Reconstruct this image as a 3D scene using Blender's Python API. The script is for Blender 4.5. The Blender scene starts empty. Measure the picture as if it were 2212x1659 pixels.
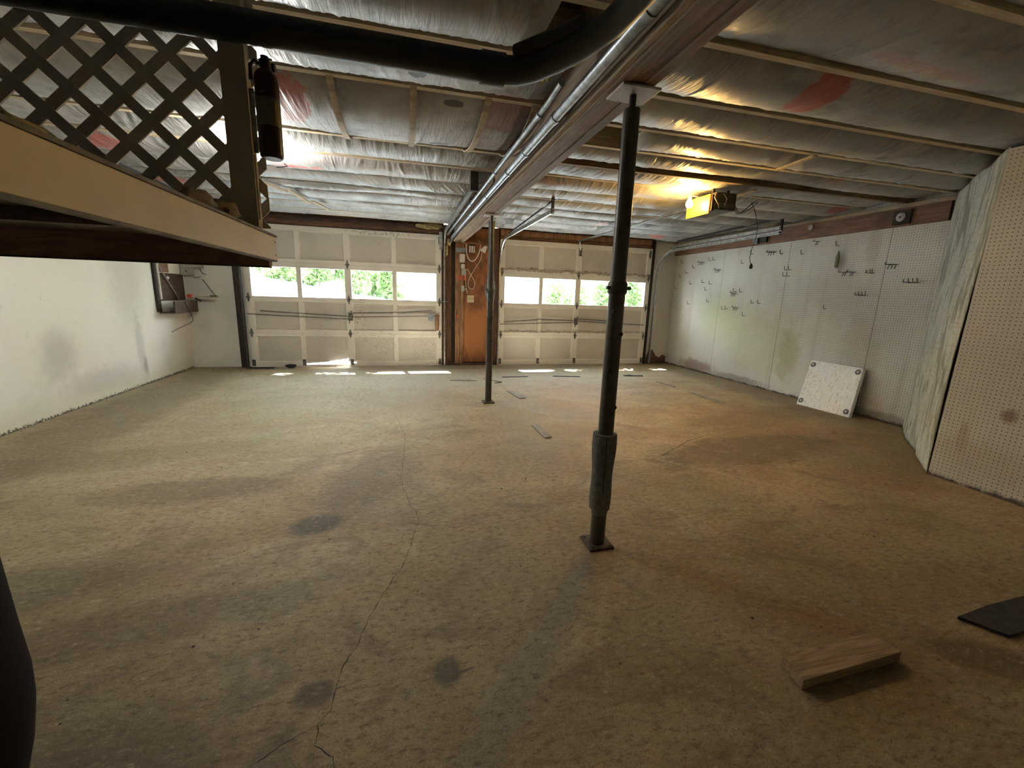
import bpy, math, random
import numpy as np
from mathutils import Vector, Matrix, noise as mnoise
random.seed(7); rng = np.random.default_rng(7)
scene = bpy.context.scene
C = scene.collection
PI = math.pi

# ------------------------------------------------------------------ camera
CAM = Vector((0.0, 0.0, 1.215))
pitch, yaw, roll = (math.radians(a) for a in (11.893, 14.577, 1.867))
fw = Vector((math.sin(yaw)*math.cos(pitch), math.cos(yaw)*math.cos(pitch), -math.sin(pitch)))
r0 = Vector((math.cos(yaw), -math.sin(yaw), 0)); u0 = r0.cross(fw)
rt = r0*math.cos(roll) + u0*math.sin(roll); up = -r0*math.sin(roll) + u0*math.cos(roll)
cd = bpy.data.cameras.new('camera'); cam = bpy.data.objects.new('camera', cd); C.objects.link(cam)
cd.sensor_fit = 'HORIZONTAL'; cd.sensor_width = 36.0; cd.lens = 907.63/2212*36.0
cd.clip_start = 0.02; cd.clip_end = 400
m = Matrix((rt, up, -fw)).transposed().to_4x4(); m.translation = CAM
cam.matrix_world = m
scene.camera = cam

# ------------------------------------------------------------------ exposure, sky, sun, lamps
vs = scene.view_settings
vs.view_transform = 'Standard'; vs.look = 'None'; vs.gamma = 1.0; vs.exposure = 2.4
vs.use_curve_mapping = False
scene.cycles.max_bounces = 10; scene.cycles.diffuse_bounces = 6; scene.cycles.transparent_max_bounces = 12
scene.cycles.sample_clamp_indirect = 6.0

world = bpy.data.worlds.new('sky'); scene.world = world; world.use_nodes = True
wn = world.node_tree; wn.nodes.clear()
wo = wn.nodes.new('ShaderNodeOutputWorld'); wb = wn.nodes.new('ShaderNodeBackground')
wb.inputs[0].default_value = (0.93, 0.97, 1.0, 1); wb.inputs[1].default_value = 4.2
wn.links.new(wb.outputs[0], wo.inputs[0])

def light(name, kind, energy, color, loc=None, rot=None, size=None):
    d = bpy.data.lights.new(name, kind); d.energy = energy; d.color = color
    o = bpy.data.objects.new(name, d); C.objects.link(o)
    if loc: o.location = loc
    if rot: o.rotation_euler = rot
    if size is not None:
        if kind == 'SUN': d.angle = size
        else: d.shadow_soft_size = size
    return o
# a steep sun in front of the doors, coming in low over the sills only
sund = Vector((0.12, -0.50, -1.0)).normalized()
sun = light('sun', 'SUN', 42.0, (1.0, 0.96, 0.88), size=math.radians(0.6))
sun.rotation_euler = sund.to_track_quat('-Z', 'Y').to_euler()
LAMP_W = (-1.03, 3.72, 2.12)      # bare white bulb under the joists
LAMP_A = (2.69, 3.78, 2.13)      # opener bulb
light('white_bulb_light', 'POINT', 74, (1.0, 0.96, 0.88), LAMP_W, size=0.035)
light('amber_bulb_light', 'POINT', 62, (1.0, 0.57, 0.14), LAMP_A, size=0.035)

# ------------------------------------------------------------------ helpers
def link(o, parent=None):
    C.objects.link(o)
    if parent is not None:
        o.parent = parent
    return o
def wloc(o):
    l = Vector(o.location)
    while o.parent: o = o.parent; l += o.location
    return l
def tag(o, label=None, cat=None, group=None, kind=None):
    if label: o['label'] = label
    if cat: o['category'] = cat
    if group: o['group'] = group
    if kind: o['kind'] = kind
    return o
def thing(name, label, cat, loc, group=None):
    o = bpy.data.objects.new(name, None); o.empty_display_size = 0.05
    C.objects.link(o); o.location = loc
    return tag(o, label, cat, group)

class MB:
    """collects shapes in world coordinates, builds ONE mesh object"""
    def __init__(s): s.v = []; s.f = []
    def add(s, vs_, fs):
        n = len(s.v); s.v += [tuple(p) for p in vs_]; s.f += [tuple(n+i for i in f) for f in fs]; return s
    def box(s, a, b):
        x0, y0, z0 = (min(a[i], b[i]) for i in range(3)); x1, y1, z1 = (max(a[i], b[i]) for i in range(3))
        return s.add([(x0,y0,z0),(x1,y0,z0),(x1,y1,z0),(x0,y1,z0),(x0,y0,z1),(x1,y0,z1),(x1,y1,z1),(x0,y1,z1)],
                     [(3,2,1,0),(4,5,6,7),(0,1,5,4),(1,2,6,5),(2,3,7,6),(3,0,4,7)])
    def obox(s, c, ex, ey, ez):
        c, ex, ey, ez = (Vector(q) for q in (c, ex, ey, ez))
        P = [c+sx*ex+sy*ey+sz*ez for sz in (-1,1) for sy in (-1,1) for sx in (-1,1)]
        return s.add(P, [(2,3,1,0),(4,5,7,6),(0,1,5,4),(3,2,6,7),(1,3,7,5),(2,0,4,6)])
    def bar(s, p, q, w, h, upv=(0,0,1)):
        p, q = Vector(p), Vector(q); d = (q-p); L = d.length; d.normalize()
        u = Vector(upv); sd = d.cross(u).normalized(); u = sd.cross(d).normalized()
        return s.obox((p+q)/2, d*L/2, sd*w/2, u*h/2)
    def tube(s, pts, r, n=8, cap=True):
        pts = [Vector(p) for p in pts]; rs = r if isinstance(r, (list, tuple)) else [r]*len(pts)
        V = []; F = []; prev = None
        for i, p in enumerate(pts):
            d = (pts[min(i+1, len(pts)-1)] - pts[max(i-1, 0)]).normalized()
            if prev is None:
                a = Vector((0,0,1)) if abs(d.z) < .9 else Vector((1,0,0))
                e1 = d.cross(a).normalized()
            else:
                e1 = (prev - d*prev.dot(d)).normalized()
            prev = e1; e2 = d.cross(e1)
            for k in range(n):
                t = 2*PI*k/n; V.append(p + (e1*math.cos(t)+e2*math.sin(t))*rs[i])
        for i in range(len(pts)-1):
            for k in range(n):
                k2 = (k+1) % n; F.append((i*n+k, i*n+k2, (i+1)*n+k2, (i+1)*n+k))
        if cap:
            F.append(tuple(reversed(range(n)))); F.append(tuple((len(pts)-1)*n+k for k in range(n)))
        return s.add(V, F)
    def lathe(s, c, prof, n=24, axis='z'):
        V = []; F = []
        for (r, h) in prof:
            for k in range(n):
                t = 2*PI*k/n; a, b = r*math.cos(t), r*math.sin(t)
                d = {'z': (a, b, h), 'y': (a, h, b), 'x': (h, a, b)}[axis]
                V.append((c[0]+d[0], c[1]+d[1], c[2]+d[2]))
        for i in range(len(prof)-1):
            for k in range(n):
                k2 = (k+1) % n; F.append((i*n+k, i*n+k2, (i+1)*n+k2, (i+1)*n+k))
        F.append(tuple(reversed(range(n)))); F.append(tuple((len(prof)-1)*n+k for k in range(n)))
        return s.add(V, F)
    def prism(s, poly, d):
        """poly: list of 3D points (planar), extruded by vector d"""
        n = len(poly); d = Vector(d); P = [Vector(p) for p in poly]
        F = [tuple(reversed(range(n))), tuple(range(n, 2*n))] + [(i, (i+1) % n, (i+1) % n+n, i+n) for i in range(n)]
        return s.add(P + [p+d for p in P], F)
    def grid(s, fn, nu, nv):
        V = [fn(i/nu, j/nv) for j in range(nv+1) for i in range(nu+1)]
        F = [(j*(nu+1)+i, j*(nu+1)+i+1, (j+1)*(nu+1)+i+1, (j+1)*(nu+1)+i) for j in range(nv) for i in range(nu)]
        return s.add(V, F)
    def build(s, name, mat, parent=None, smooth=False, bevel=0, solid=0):
        me = bpy.data.meshes.new(name)
        o0 = wloc(parent) if parent is not None else Vector((0,0,0))
        loc = Vector((0,0,0))
        if parent is None:
            a = np.array(s.v); loc = Vector((float((a[:,0].min()+a[:,0].max())/2), float((a[:,1].min()+a[:,1].max())/2), float(a[:,2].min())))
            o0 = loc
        me.from_pydata([(x-o0.x, y-o0.y, z-o0.z) for x, y, z in s.v], [], s.f); me.update()
        import bmesh as _b
        bm = _b.new(); bm.from_mesh(me); _b.ops.recalc_face_normals(bm, faces=bm.faces); bm.to_mesh(me); bm.free()
        if smooth:
            for p in me.polygons: p.use_smooth = True
            try: me.set_sharp_from_angle(angle=math.radians(40))
            except Exception: pass
        me.materials.append(mat)
        o = bpy.data.objects.new(name, me); link(o, parent); o.location = loc
        if bevel:
            b = o.modifiers.new('bevel', 'BEVEL'); b.width = bevel; b.segments = 2; b.limit_method = 'ANGLE'
        if solid:
            b = o.modifiers.new('solid', 'SOLIDIFY'); b.thickness = solid
        return o

def box(name, a, b, mat, parent=None, **k):
    return MB().box(a, b).build(name, mat, parent, **k)

# ------------------------------------------------------------------ material kit
class NT:
    def __init__(s, name):
        s.m = bpy.data.materials.new(name); s.m.use_nodes = True; s.t = s.m.node_tree; s.t.nodes.clear()
        s.out = s.n('ShaderNodeOutputMaterial'); s.bs = s.n('ShaderNodeBsdfPrincipled')
        s.t.links.new(s.bs.outputs[0], s.out.inputs[0])
        s.pos = s.n('ShaderNodeNewGeometry').outputs['Position']
        s.obj = s.n('ShaderNodeTexCoord').outputs['Object']
    def n(s, t, **k):
        x = s.t.nodes.new(t)
        for a, b in k.items(): setattr(x, a, b)
        return x
    def l(s, a, b): s.t.links.new(a, b)
    def set(s, sock, v):
        if hasattr(v, 'is_linked') or isinstance(v, bpy.types.NodeSocket): s.l(v, sock)
        else:
            if isinstance(v, (tuple, list)) and len(v) == 3 and sock.type == 'RGBA': v = (*v, 1)
            sock.default_value = v
    def math(s, op, a, b=0.0, c=0.0, clamp=False):
        x = s.n('ShaderNodeMath', operation=op, use_clamp=clamp)
        for i, v in enumerate((a, b, c)): s.set(x.inputs[i], v)
        return x.outputs[0]
    def vmath(s, op, a, b=(0,0,0), out=0):
        x = s.n('ShaderNodeVectorMath', operation=op); s.set(x.inputs[0], a); s.set(x.inputs[1], b); return x.outputs[out]
    def noise(s, scale, v=None, detail=4, rough=.55, stretch=None, dist=0):
        v = v if v is not None else s.pos
        if stretch: v = s.vmath('MULTIPLY', v, stretch)
        x = s.n('ShaderNodeTexNoise'); s.l(v, x.inputs['Vector'])
        x.inputs['Scale'].default_value = scale; x.inputs['Detail'].default_value = detail
        x.inputs['Roughness'].default_value = rough; x.inputs['Distortion'].default_value = dist
        return x.outputs[0]
    def ramp(s, f, lo, hi, a=0.0, b=1.0):
        x = s.n('ShaderNodeMapRange', interpolation_type='SMOOTHSTEP'); s.set(x.inputs[0], f)
        for i, v in enumerate((lo, hi, a, b)): x.inputs[i+1].default_value = v
        return x.outputs[0]
    def mix(s, f, a, b, mode='MIX'):
        x = s.n('ShaderNodeMix', data_type='RGBA', blend_type=mode)
        s.set(x.inputs[0], f); s.set(x.inputs[6], a); s.set(x.inputs[7], b); return x.outputs[2]
    def ell(s, cx, cy, cz, rx, ry, rz=10, ang=0, soft=.25, nz=None, k=.6, axis=2):
        """1 inside an ellipsoid-shaped stain; nz warps its edge"""
        x = s.n('ShaderNodeMapping', vector_type='TEXTURE'); s.l(s.pos, x.inputs[0])
        x.inputs[1].default_value = (cx, cy, cz); r = [0,0,0]; r[axis] = ang; x.inputs[2].default_value = r
        x.inputs[3].default_value = (rx, ry, rz)
        d = s.vmath('LENGTH', x.outputs[0], out=1)
        if nz is not None: d = s.math('MULTIPLY_ADD', s.math('SUBTRACT', nz, .5), k*2, d)
        return s.ramp(d, 1-soft, 1+soft, 1, 0)
    def bump(s, h, strength=.3, dist=.01, normal=None):
        x = s.n('ShaderNodeBump'); x.inputs['Strength'].default_value = strength; x.inputs['Distance'].default_value = dist
        s.l(h, x.inputs['Height'])
        if normal is not None: s.l(normal, x.inputs['Normal'])
        return x.outputs[0]
    def fin(s, col=None, rough=None, metal=None, normal=None, spec=None):
        if col is not None: s.set(s.bs.inputs['Base Color'], col)
        if rough is not None: s.set(s.bs.inputs['Roughness'], rough)
        if metal is not None: s.set(s.bs.inputs['Metallic'], metal)
        if spec is not None: s.set(s.bs.inputs['Specular IOR Level'], spec)
        if normal is not None: s.l(normal, s.bs.inputs['Normal'])
        return s.m

def simple(name, c1, c2=None, rough=.6, metal=0.0, scale=20, stretch=None, bump=.15, lo=.35, hi=.65, spec=.5):
    t = NT(name); c2 = c2 or tuple(x*.7 for x in c1)
    n = t.noise(scale, t.obj, stretch=stretch)
    col = t.mix(t.ramp(n, lo, hi), c1, c2)
    return t.fin(col, rough, metal, t.bump(n, bump, .002), spec)

def wood(name, c1, c2, stretch=(1,14,14), scale=3, rough=.7):
    t = NT(name); g = t.noise(scale, t.obj, stretch=stretch, detail=6, dist=1.2); g2 = t.noise(2.2, t.obj, detail=3)
    col = t.mix(t.ramp(g, .35, .65), c1, c2); col = t.mix(t.ramp(g2, .52, .72, 0, .55), col, tuple(x*.45 for x in c2))
    return t.fin(col, rough, 0, t.bump(g, .25, .003))

M = {}
M['beam'] = wood('beam_wood', (.30,.19,.12), (.17,.10,.06), (14,1,14))
M['beam_b'] = wood('beam_wood_pale', (.33,.25,.175), (.20,.14,.095), (14,1,14))
M['ledger'] = wood('ledger_wood', (.42,.33,.22), (.28,.2,.13), (14,1,14))
M['joist'] = wood('joist_wood', (.60,.50,.34), (.44,.35,.22), (1,14,14))
M['joist_dark'] = wood('joist_wood_dark', (.25,.17,.09), (.14,.09,.05), (1,14,14))
M['header'] = wood('header_wood', (.22,.11,.055), (.10,.05,.03), (1,14,14))
M['header_b'] = wood('header_wood_stained', (.14,.075,.045), (.05,.028,.02), (1,10,10))
M['redboard'] = wood('stained_ledger', (.25,.13,.07), (.13,.066,.036), (14,1,14))
M['jamb'] = wood('dark_jamb', (.04,.026,.02), (.016,.011,.01), (14,14,1))
M['stud'] = wood('stud_wood', (.42,.23,.12), (.19,.09,.045), (14,14,1))
M['stud_dark'] = wood('stud_dark', (.16,.075,.04), (.07,.033,.02), (14,14,1))
M['block'] = wood('scrap_lumber', (.44,.30,.17), (.24,.155,.085), (1,14,14), 4)
M['shim'] = wood('shim_wood', (.30,.27,.23), (.17,.15,.12), (6,1,6), 5)
M['darkwood'] = wood('dark_shelf_wood', (.10,.055,.03), (.045,.024,.015), (1,10,10))
M['lath'] = wood('lath_wood', (.56,.48,.36), (.40,.33,.24), (1,3,14))
M['black_pipe'] = simple('black_pipe', (.010,.009,.008), (.018,.016,.013), .5, 0, 6)
M['steel_dark'] = simple('dark_painted_steel', (.055,.050,.042), (.09,.078,.062), .40, .2, 14)
M['rust_plate'] = simple('rusty_plate', (.075,.055,.04), (.14,.10,.07), .75, .2, 30)
M['galv'] = simple('galvanised_steel', (.30,.325,.35), (.17,.185,.20), .36, .85, 25)
M['track'] = simple('track_steel', (.50,.51,.50), (.30,.31,.30), .38, .8, 18)
M['track_dark'] = simple('track_steel_dark', (.06,.055,.05), (.11,.10,.09), .5, .5, 18)
M['hinge'] = simple('hinge_steel', (.20,.20,.19), (.09,.085,.08), .5, .6, 30)
M['blackmetal'] = simple('black_iron', (.02,.018,.017), (.04,.03,.025), .5, .3, 20)
M['white_plate'] = simple('white_painted_plate', (.55,.50,.50), (.40,.36,.35), .5, 0, 8)
M['foam'] = simple('grey_foam_sleeve', (.19,.185,.165), (.13,.125,.11), .9, 0, 40, bump=.4)
M['landing'] = simple('cream_painted_board', (.76,.58,.32), (.67,.49,.26), .55, 0, 2.5)
M['landing_edge'] = simple('worn_board_edge', (.25,.20,.14), (.14,.11,.08), .7, 0, 12)
M['brown_board'] = wood('brown_rim_board', (.28,.15,.10), (.17,.085,.055), (1,8,8))
M['lattice'] = simple('dark_lattice_wood', (.56,.50,.40), (.44,.39,.31), .75, 0, 8)
M['post'] = simple('painted_rail_post', (.50,.43,.32), (.38,.32,.24), .7, 0, 5)
M['rag'] = simple('dirty_rag', (.32,.24,.16), (.20,.15,.10), .95, 0, 14, bump=.5)
M['ext_red'] = simple('extinguisher_red', (.035,.003,.002), (.02,.002,.0015), .35, 0, 5)
M['ext_label'] = simple('extinguisher_label', (.17,.155,.12), (.12,.11,.085), .5, 0, 30)
M['gold'] = simple('gold_print', (.55,.40,.08), (.40,.28,.05), .5, 0, 60)
M['white_plastic'] = simple('white_plastic', (.72,.71,.66), (.60,.58,.52), .4, 0, 10)
M['almond'] = simple('almond_switch_plate', (.66,.57,.36), (.58,.49,.30), .4, 0, 10)
M['orange'] = simple('orange_tag', (.75,.12,.03), (.60,.08,.02), .5, 0, 20)
M['grey_box'] = simple('grey_panel', (.42,.42,.38), (.33,.33,.30), .5, .1, 5)
M['cord_white'] = simple('white_cord', (.66,.60,.50), (.55,.49,.40), .5, 0, 10)
M['cord_black'] = simple('black_cord', (.015,.013,.012), (.03,.025,.02), .5, 0, 10)
M['yellow_foam'] = simple('yellow_spray_foam', (.62,.52,.22), (.40,.31,.12), .95, 0, 30, bump=.6)
M['pink_fibre'] = simple('old_fibre_insulation', (.34,.27,.13), (.16,.12,.06), .98, 0, 40, bump=.8)
M['tin'] = simple('corrugated_tin', (.70,.71,.72), (.45,.46,.47), .3, .8, 20)
M['glove'] = simple('blue_grey_glove', (.38,.44,.50), (.20,.24,.28), .9, 0, 30)
M['glove_brown'] = simple('leather_glove', (.33,.17,.10), (.24,.12,.07), .9, 0, 20)
M['hook'] = simple('pegboard_hook_steel', (.05,.045,.045), (.10,.09,.09), .4, .5, 30)
M['rubber'] = simple('black_rubber', (.022,.020,.022), (.045,.04,.042), .8, 0, 20)
M['styro'] = None
M['dark_bin'] = simple('dark_bin_plastic', (.012,.006,.006), (.008,.005,.005), .95, 0, 3, spec=.15)
M['motor'] = simple('opener_housing', (.05,.042,.034), (.09,.075,.06), .45, .4, 12)
M['bark'] = simple('pale_bark', (.42,.38,.32), (.24,.21,.17), .9, 0, 6, stretch=(1,1,.3))
M['darkvoid'] = simple('dark_subfloor', (.06,.045,.03), (.03,.022,.015), .9, 0, 3)
M['back'] = simple('block_wall_paint', (.72,.69,.62), (.60,.57,.50), .85, 0, 2)
M['concrete_kerb'] = simple('mossy_kerb', (.30,.27,.20), (.18,.16,.11), .9, 0, 6)
M['crack'] = simple('crack_shadow', (.045,.035,.022), (.03,.022,.015), .95, 0, 30)
M['crumb'] = simple('pale_grit', (.38,.34,.26), (.25,.21,.15), .9, 0, 60)

def m_floor():
    t = NT('stained_concrete')
    big = t.noise(.75, detail=5, stretch=(.8,1.5,1), dist=.7); mid = t.noise(2.4, detail=9, rough=.66, stretch=(.8,1.3,1), dist=1.4)
    sm = t.noise(14, detail=6, rough=.65); gr = t.noise(160, detail=3, rough=.7); hue = t.noise(.9, detail=2, stretch=(1.3,.8,1))
    col = t.mix(t.ramp(big, .33, .68), (.345,.24,.125), (.50,.40,.245))
    col = t.mix(t.ramp(hue, .42, .66, 0, .55), col, (.31,.295,.16))
    col = t.mix(t.ramp(mid, .46, .68, 0, .7), col, (.195,.132,.066))
    col = t.mix(t.ramp(mid, .40, .24, 0, .6), col, (.60,.53,.37))
    red = t.noise(1.4, detail=2); col = t.mix(t.ramp(red, .55, .7, 0, .45), col, (.33,.185,.11))
    # lighter greenish wash by the left wall and doors
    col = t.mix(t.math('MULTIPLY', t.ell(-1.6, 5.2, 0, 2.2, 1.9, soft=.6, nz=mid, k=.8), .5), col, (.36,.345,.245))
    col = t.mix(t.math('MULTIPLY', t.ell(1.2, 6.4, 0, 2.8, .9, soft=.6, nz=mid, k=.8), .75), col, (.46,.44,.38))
    # dark patch right of the offcut, dark oily and damp stains
    for (x, y, rx, ry, a, k, c) in [(2.9,2.78,.95,.30,.12,.72,(.085,.062,.038)), (3.9,2.5,.8,.45,.3,.45,(.10,.075,.045)),
            (-.47,2.2,.13,.10,.3,.75,(.06,.055,.05)), (-.22,2.75,.25,.55,-.3,.5,(.12,.10,.085)), (-1.25,2.75,.5,.16,0,.6,(.12,.085,.055)),
            (-.29,1.17,.058,.047,0,.7,(.10,.08,.065)), (.115,1.165,.048,.055,0,.75,(.09,.085,.07)), (.175,1.155,.03,.006,.2,.7,(.09,.08,.06)),
            (-.95,1.6,.5,.12,.15,.45,(.10,.08,.05)), (-1.55,1.9,.45,.15,.1,.5,(.09,.09,.06)), (2.0,.80,.18,.09,-.5,.65,(.085,.06,.035)),
            (-.95,.95,.5,.25,0,.6,(.11,.07,.045)), (-1.9,3.4,.9,.2,.2,.4,(.15,.12,.075)), (3.7,3.6,1.1,.25,.2,.35,(.13,.10,.06)),
            (-2.6,4.9,.35,2.5,0,.5,(.13,.10,.06)), (4.75,5.0,.3,2.4,0,.45,(.14,.12,.08)), (1.1,6.9,2.4,.12,0,.45,(.16,.14,.11))]:
        e = t.ell(x, y, 0, rx, ry, ang=a, soft=.35, nz=sm if rx < .2 else mid, k=.25 if rx < .2 else 1.0)
        col = t.mix(t.math('MULTIPLY', e, k), col, c)
    # pale scrapes
    for (x, y, rx, ry, a, k) in [(-.9,3.15,.9,.035,.03,.5), (-.3,3.95,.8,.05,.03,.4), (1.75,3.3,.5,.05,.9,.45), (2.6,3.12,.5,.03,.3,.4), (.5,2.1,.8,.02,.05,.35), (2.0,2.6,.5,.02,-.8,.45), (3.0,3.35,.5,.05,.1,.4)]:
        e = t.ell(x, y, 0, rx, ry, ang=a, soft=.5, nz=mid, k=2.2); col = t.mix(t.math('MULTIPLY', t.math('MULTIPLY', e, t.ramp(sm, .4, .62)), k), col, (.52,.47,.33))
    col = t.mix(t.ramp(gr, .42, .72, 0, .55), col, (.12,.09,.055)); col = t.mix(t.ramp(gr, .40, .28, 0, .35), col, (.48,.42,.30))
    col = t.mix(t.ramp(sm, .56, .74, 0, .35), col, (.14,.105,.065))
    fine = t.noise(38, detail=5, rough=.75, stretch=(.7,1.3,1)); col = t.mix(t.ramp(fine, .50, .66, 0, .7), col, (.13,.09,.05)); col = t.mix(t.ramp(fine, .45, .32, 0, .5), col, (.58,.49,.32))
    mot = t.noise(7, detail=7, rough=.7, dist=.8); col = t.mix(t.ramp(mot, .52, .72, 0, .34), col, (.17,.12,.07)); col = t.mix(t.ramp(mot, .46, .30, 0, .22), col, (.52,.45,.31))
    h = t.math('ADD', t.math('MULTIPLY', sm, .5), t.math('MULTIPLY', gr, .25))
    return t.fin(col, t.ramp(mid, .3, .7, .75, .55), 0, t.bump(h, .5, .010), .35)
M['floor'] = m_floor()

def m_leftwall():
    t = NT('mildewed_white_paint')
    a = t.noise(1.1, detail=5, dist=.4); b = t.noise(9, detail=7, rough=.7); c = t.noise(45, detail=4, rough=.7); hue = t.noise(.8, detail=1)
    col = t.mix(t.ramp(hue, .4, .6), (.80,.79,.73), (.80,.75,.70))
    col = t.mix(t.ramp(a, .52, .75, 0, .35), col, (.46,.46,.40))
    for (y, z, ry, rz, k) in [(4.75,.55,.20,.22,.30), (6.0,.45,.07,.32,.28), (6.05,.22,.04,.12,.5), (5.9,1.2,.28,.5,.22), (5.3,.2,.5,.12,.3)]:
        col = t.mix(t.math('MULTIPLY', t.ell(-3.086, y, z, 5, ry, rz, soft=.6, nz=b, k=.7), k), col, (.20,.19,.18))
    zz = t.n('ShaderNodeSeparateXYZ'); t.l(t.pos, zz.inputs[0])
    low = t.ramp(t.math('MULTIPLY_ADD', b, -.22, zz.outputs[2]), -.12, .16, 1, 0)
    col = t.mix(t.math('MULTIPLY', low, .4), col, (.50,.47,.28))
    spots = t.ramp(c, .66, .73, 0, .7); col = t.mix(spots, col, (.16,.15,.11))
    edge = t.ramp(t.math('MULTIPLY_ADD', c, -.13, zz.outputs[2]), -.06, -.035, 1, 0); col = t.mix(edge, col, (.10,.09,.06))
    col = t.mix(t.ramp(b, .60, .78, 0, .4), col, (.38,.36,.30))
    return t.fin(col, .8, 0, t.bump(t.math('ADD', b, t.math('MULTIPLY', c, .4)), .35, .008), .3)
M['leftwall'] = m_leftwall()

def m_peg(name, base, seams=(), stains_and_daylight=True, ax=1):
    t = NT(name)
    s = t.n('ShaderNodeSeparateXYZ'); t.l(t.pos, s.inputs[0])
    a = t.noise(1.0, detail=4); b = t.noise(7, detail=6, rough=.7); st = t.noise(5, detail=3, stretch=(1,1.6,.12))
    col = t.mix(t.ramp(a, .35, .7), base, tuple(x*.84 for x in base))
    col = t.mix(t.ramp(st, .5, .72, 0, .3), col, (.40,.34,.26))
    if stains_and_daylight:
        for (y, z, ry, rz, k, c) in [(5.1,.62,.55,.42,.4,(.50,.50,.26)), (4.55,.55,.16,.32,.5,(.36,.33,.14)), (5.9,.95,.5,.35,.45,(.62,.66,.40)),  # yellow-green entries: daylight tint from the door windows, painted into the board
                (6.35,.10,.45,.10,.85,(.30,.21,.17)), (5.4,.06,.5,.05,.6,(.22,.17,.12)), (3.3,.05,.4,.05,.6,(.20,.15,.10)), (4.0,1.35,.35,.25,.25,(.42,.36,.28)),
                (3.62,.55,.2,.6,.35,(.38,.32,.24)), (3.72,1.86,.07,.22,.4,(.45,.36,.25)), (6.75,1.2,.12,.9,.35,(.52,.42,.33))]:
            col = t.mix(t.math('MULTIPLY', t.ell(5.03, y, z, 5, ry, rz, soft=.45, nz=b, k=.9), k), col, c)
    else:
        for (y, z, ry, rz, k, c) in [(1.75,.55,.04,.05,.7,(.22,.09,.04)), (1.95,.35,.03,.12,.4,(.35,.2,.12)), (1.7,.2,.5,.12,.4,(.45,.36,.26))]:
            col = t.mix(t.math('MULTIPLY', t.ell(3.8, y, z, 5, ry, rz, soft=.5, nz=b, k=.9), k), col, c)
    low = t.ramp(t.math('MULTIPLY_ADD', b, -.12, s.outputs[2]), -.055, -.02, 1, 0); col = t.mix(low, col, (.10,.075,.05))
    for y in seams:
        d = t.math('ABSOLUTE', t.math('SUBTRACT', s.outputs[1], y)); col = t.mix(t.ramp(d, .002, .005, .75, 0), col, (.10,.08,.07))
    p = .0254
    u = t.math('SUBTRACT', t.math('FRACT', t.math('DIVIDE', s.outputs[ax], p)), .5); v = t.math('SUBTRACT', t.math('FRACT', t.math('DIVIDE', s.outputs[2], p)), .5)
    d = t.math('SQRT', t.math('ADD', t.math('MULTIPLY', u, u), t.math('MULTIPLY', v, v)))
    hole = t.ramp(d, .11, .17, 1, 0); col = t.mix(t.math('MULTIPLY', hole, .93), col, (.07,.05,.045))
    return t.fin(col, .6, 0, t.bump(t.math('SUBTRACT', 1.0, hole), .4, .003), .4)
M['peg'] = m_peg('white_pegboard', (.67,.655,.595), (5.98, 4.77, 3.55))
M['peg_front'] = m_peg('white_pegboard_front', (.62,.595,.54), (), False, 0)
M['peg_near'] = m_peg('white_pegboard_near', (.63,.60,.53), (), False)

def m_sheet():
    t = NT('mildewed_fabric_sheet')
    b = t.noise(6, detail=6); st = t.noise(3.2, detail=5, stretch=(3,3,.6), dist=1.5); f = t.noise(120, detail=2, stretch=(.5,.5,3))
    col = t.mix(t.ramp(st, .47, .62, 0, .85), (.50,.50,.43), (.17,.165,.12)); rb = t.noise(1, detail=3, stretch=(6,6,70)); col = t.mix(t.ramp(f, .45, .6, 0, .35), col, (.30,.30,.25)); col = t.mix(t.ramp(rb, .5, .62, 0, .4), col, (.27,.27,.22))
    col = t.mix(t.ramp(b, .6, .8, 0, .5), col, (.30,.30,.2))
    return t.fin(col, .9, 0, t.bump(f, .4, .003))
M['sheet'] = m_sheet()

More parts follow.
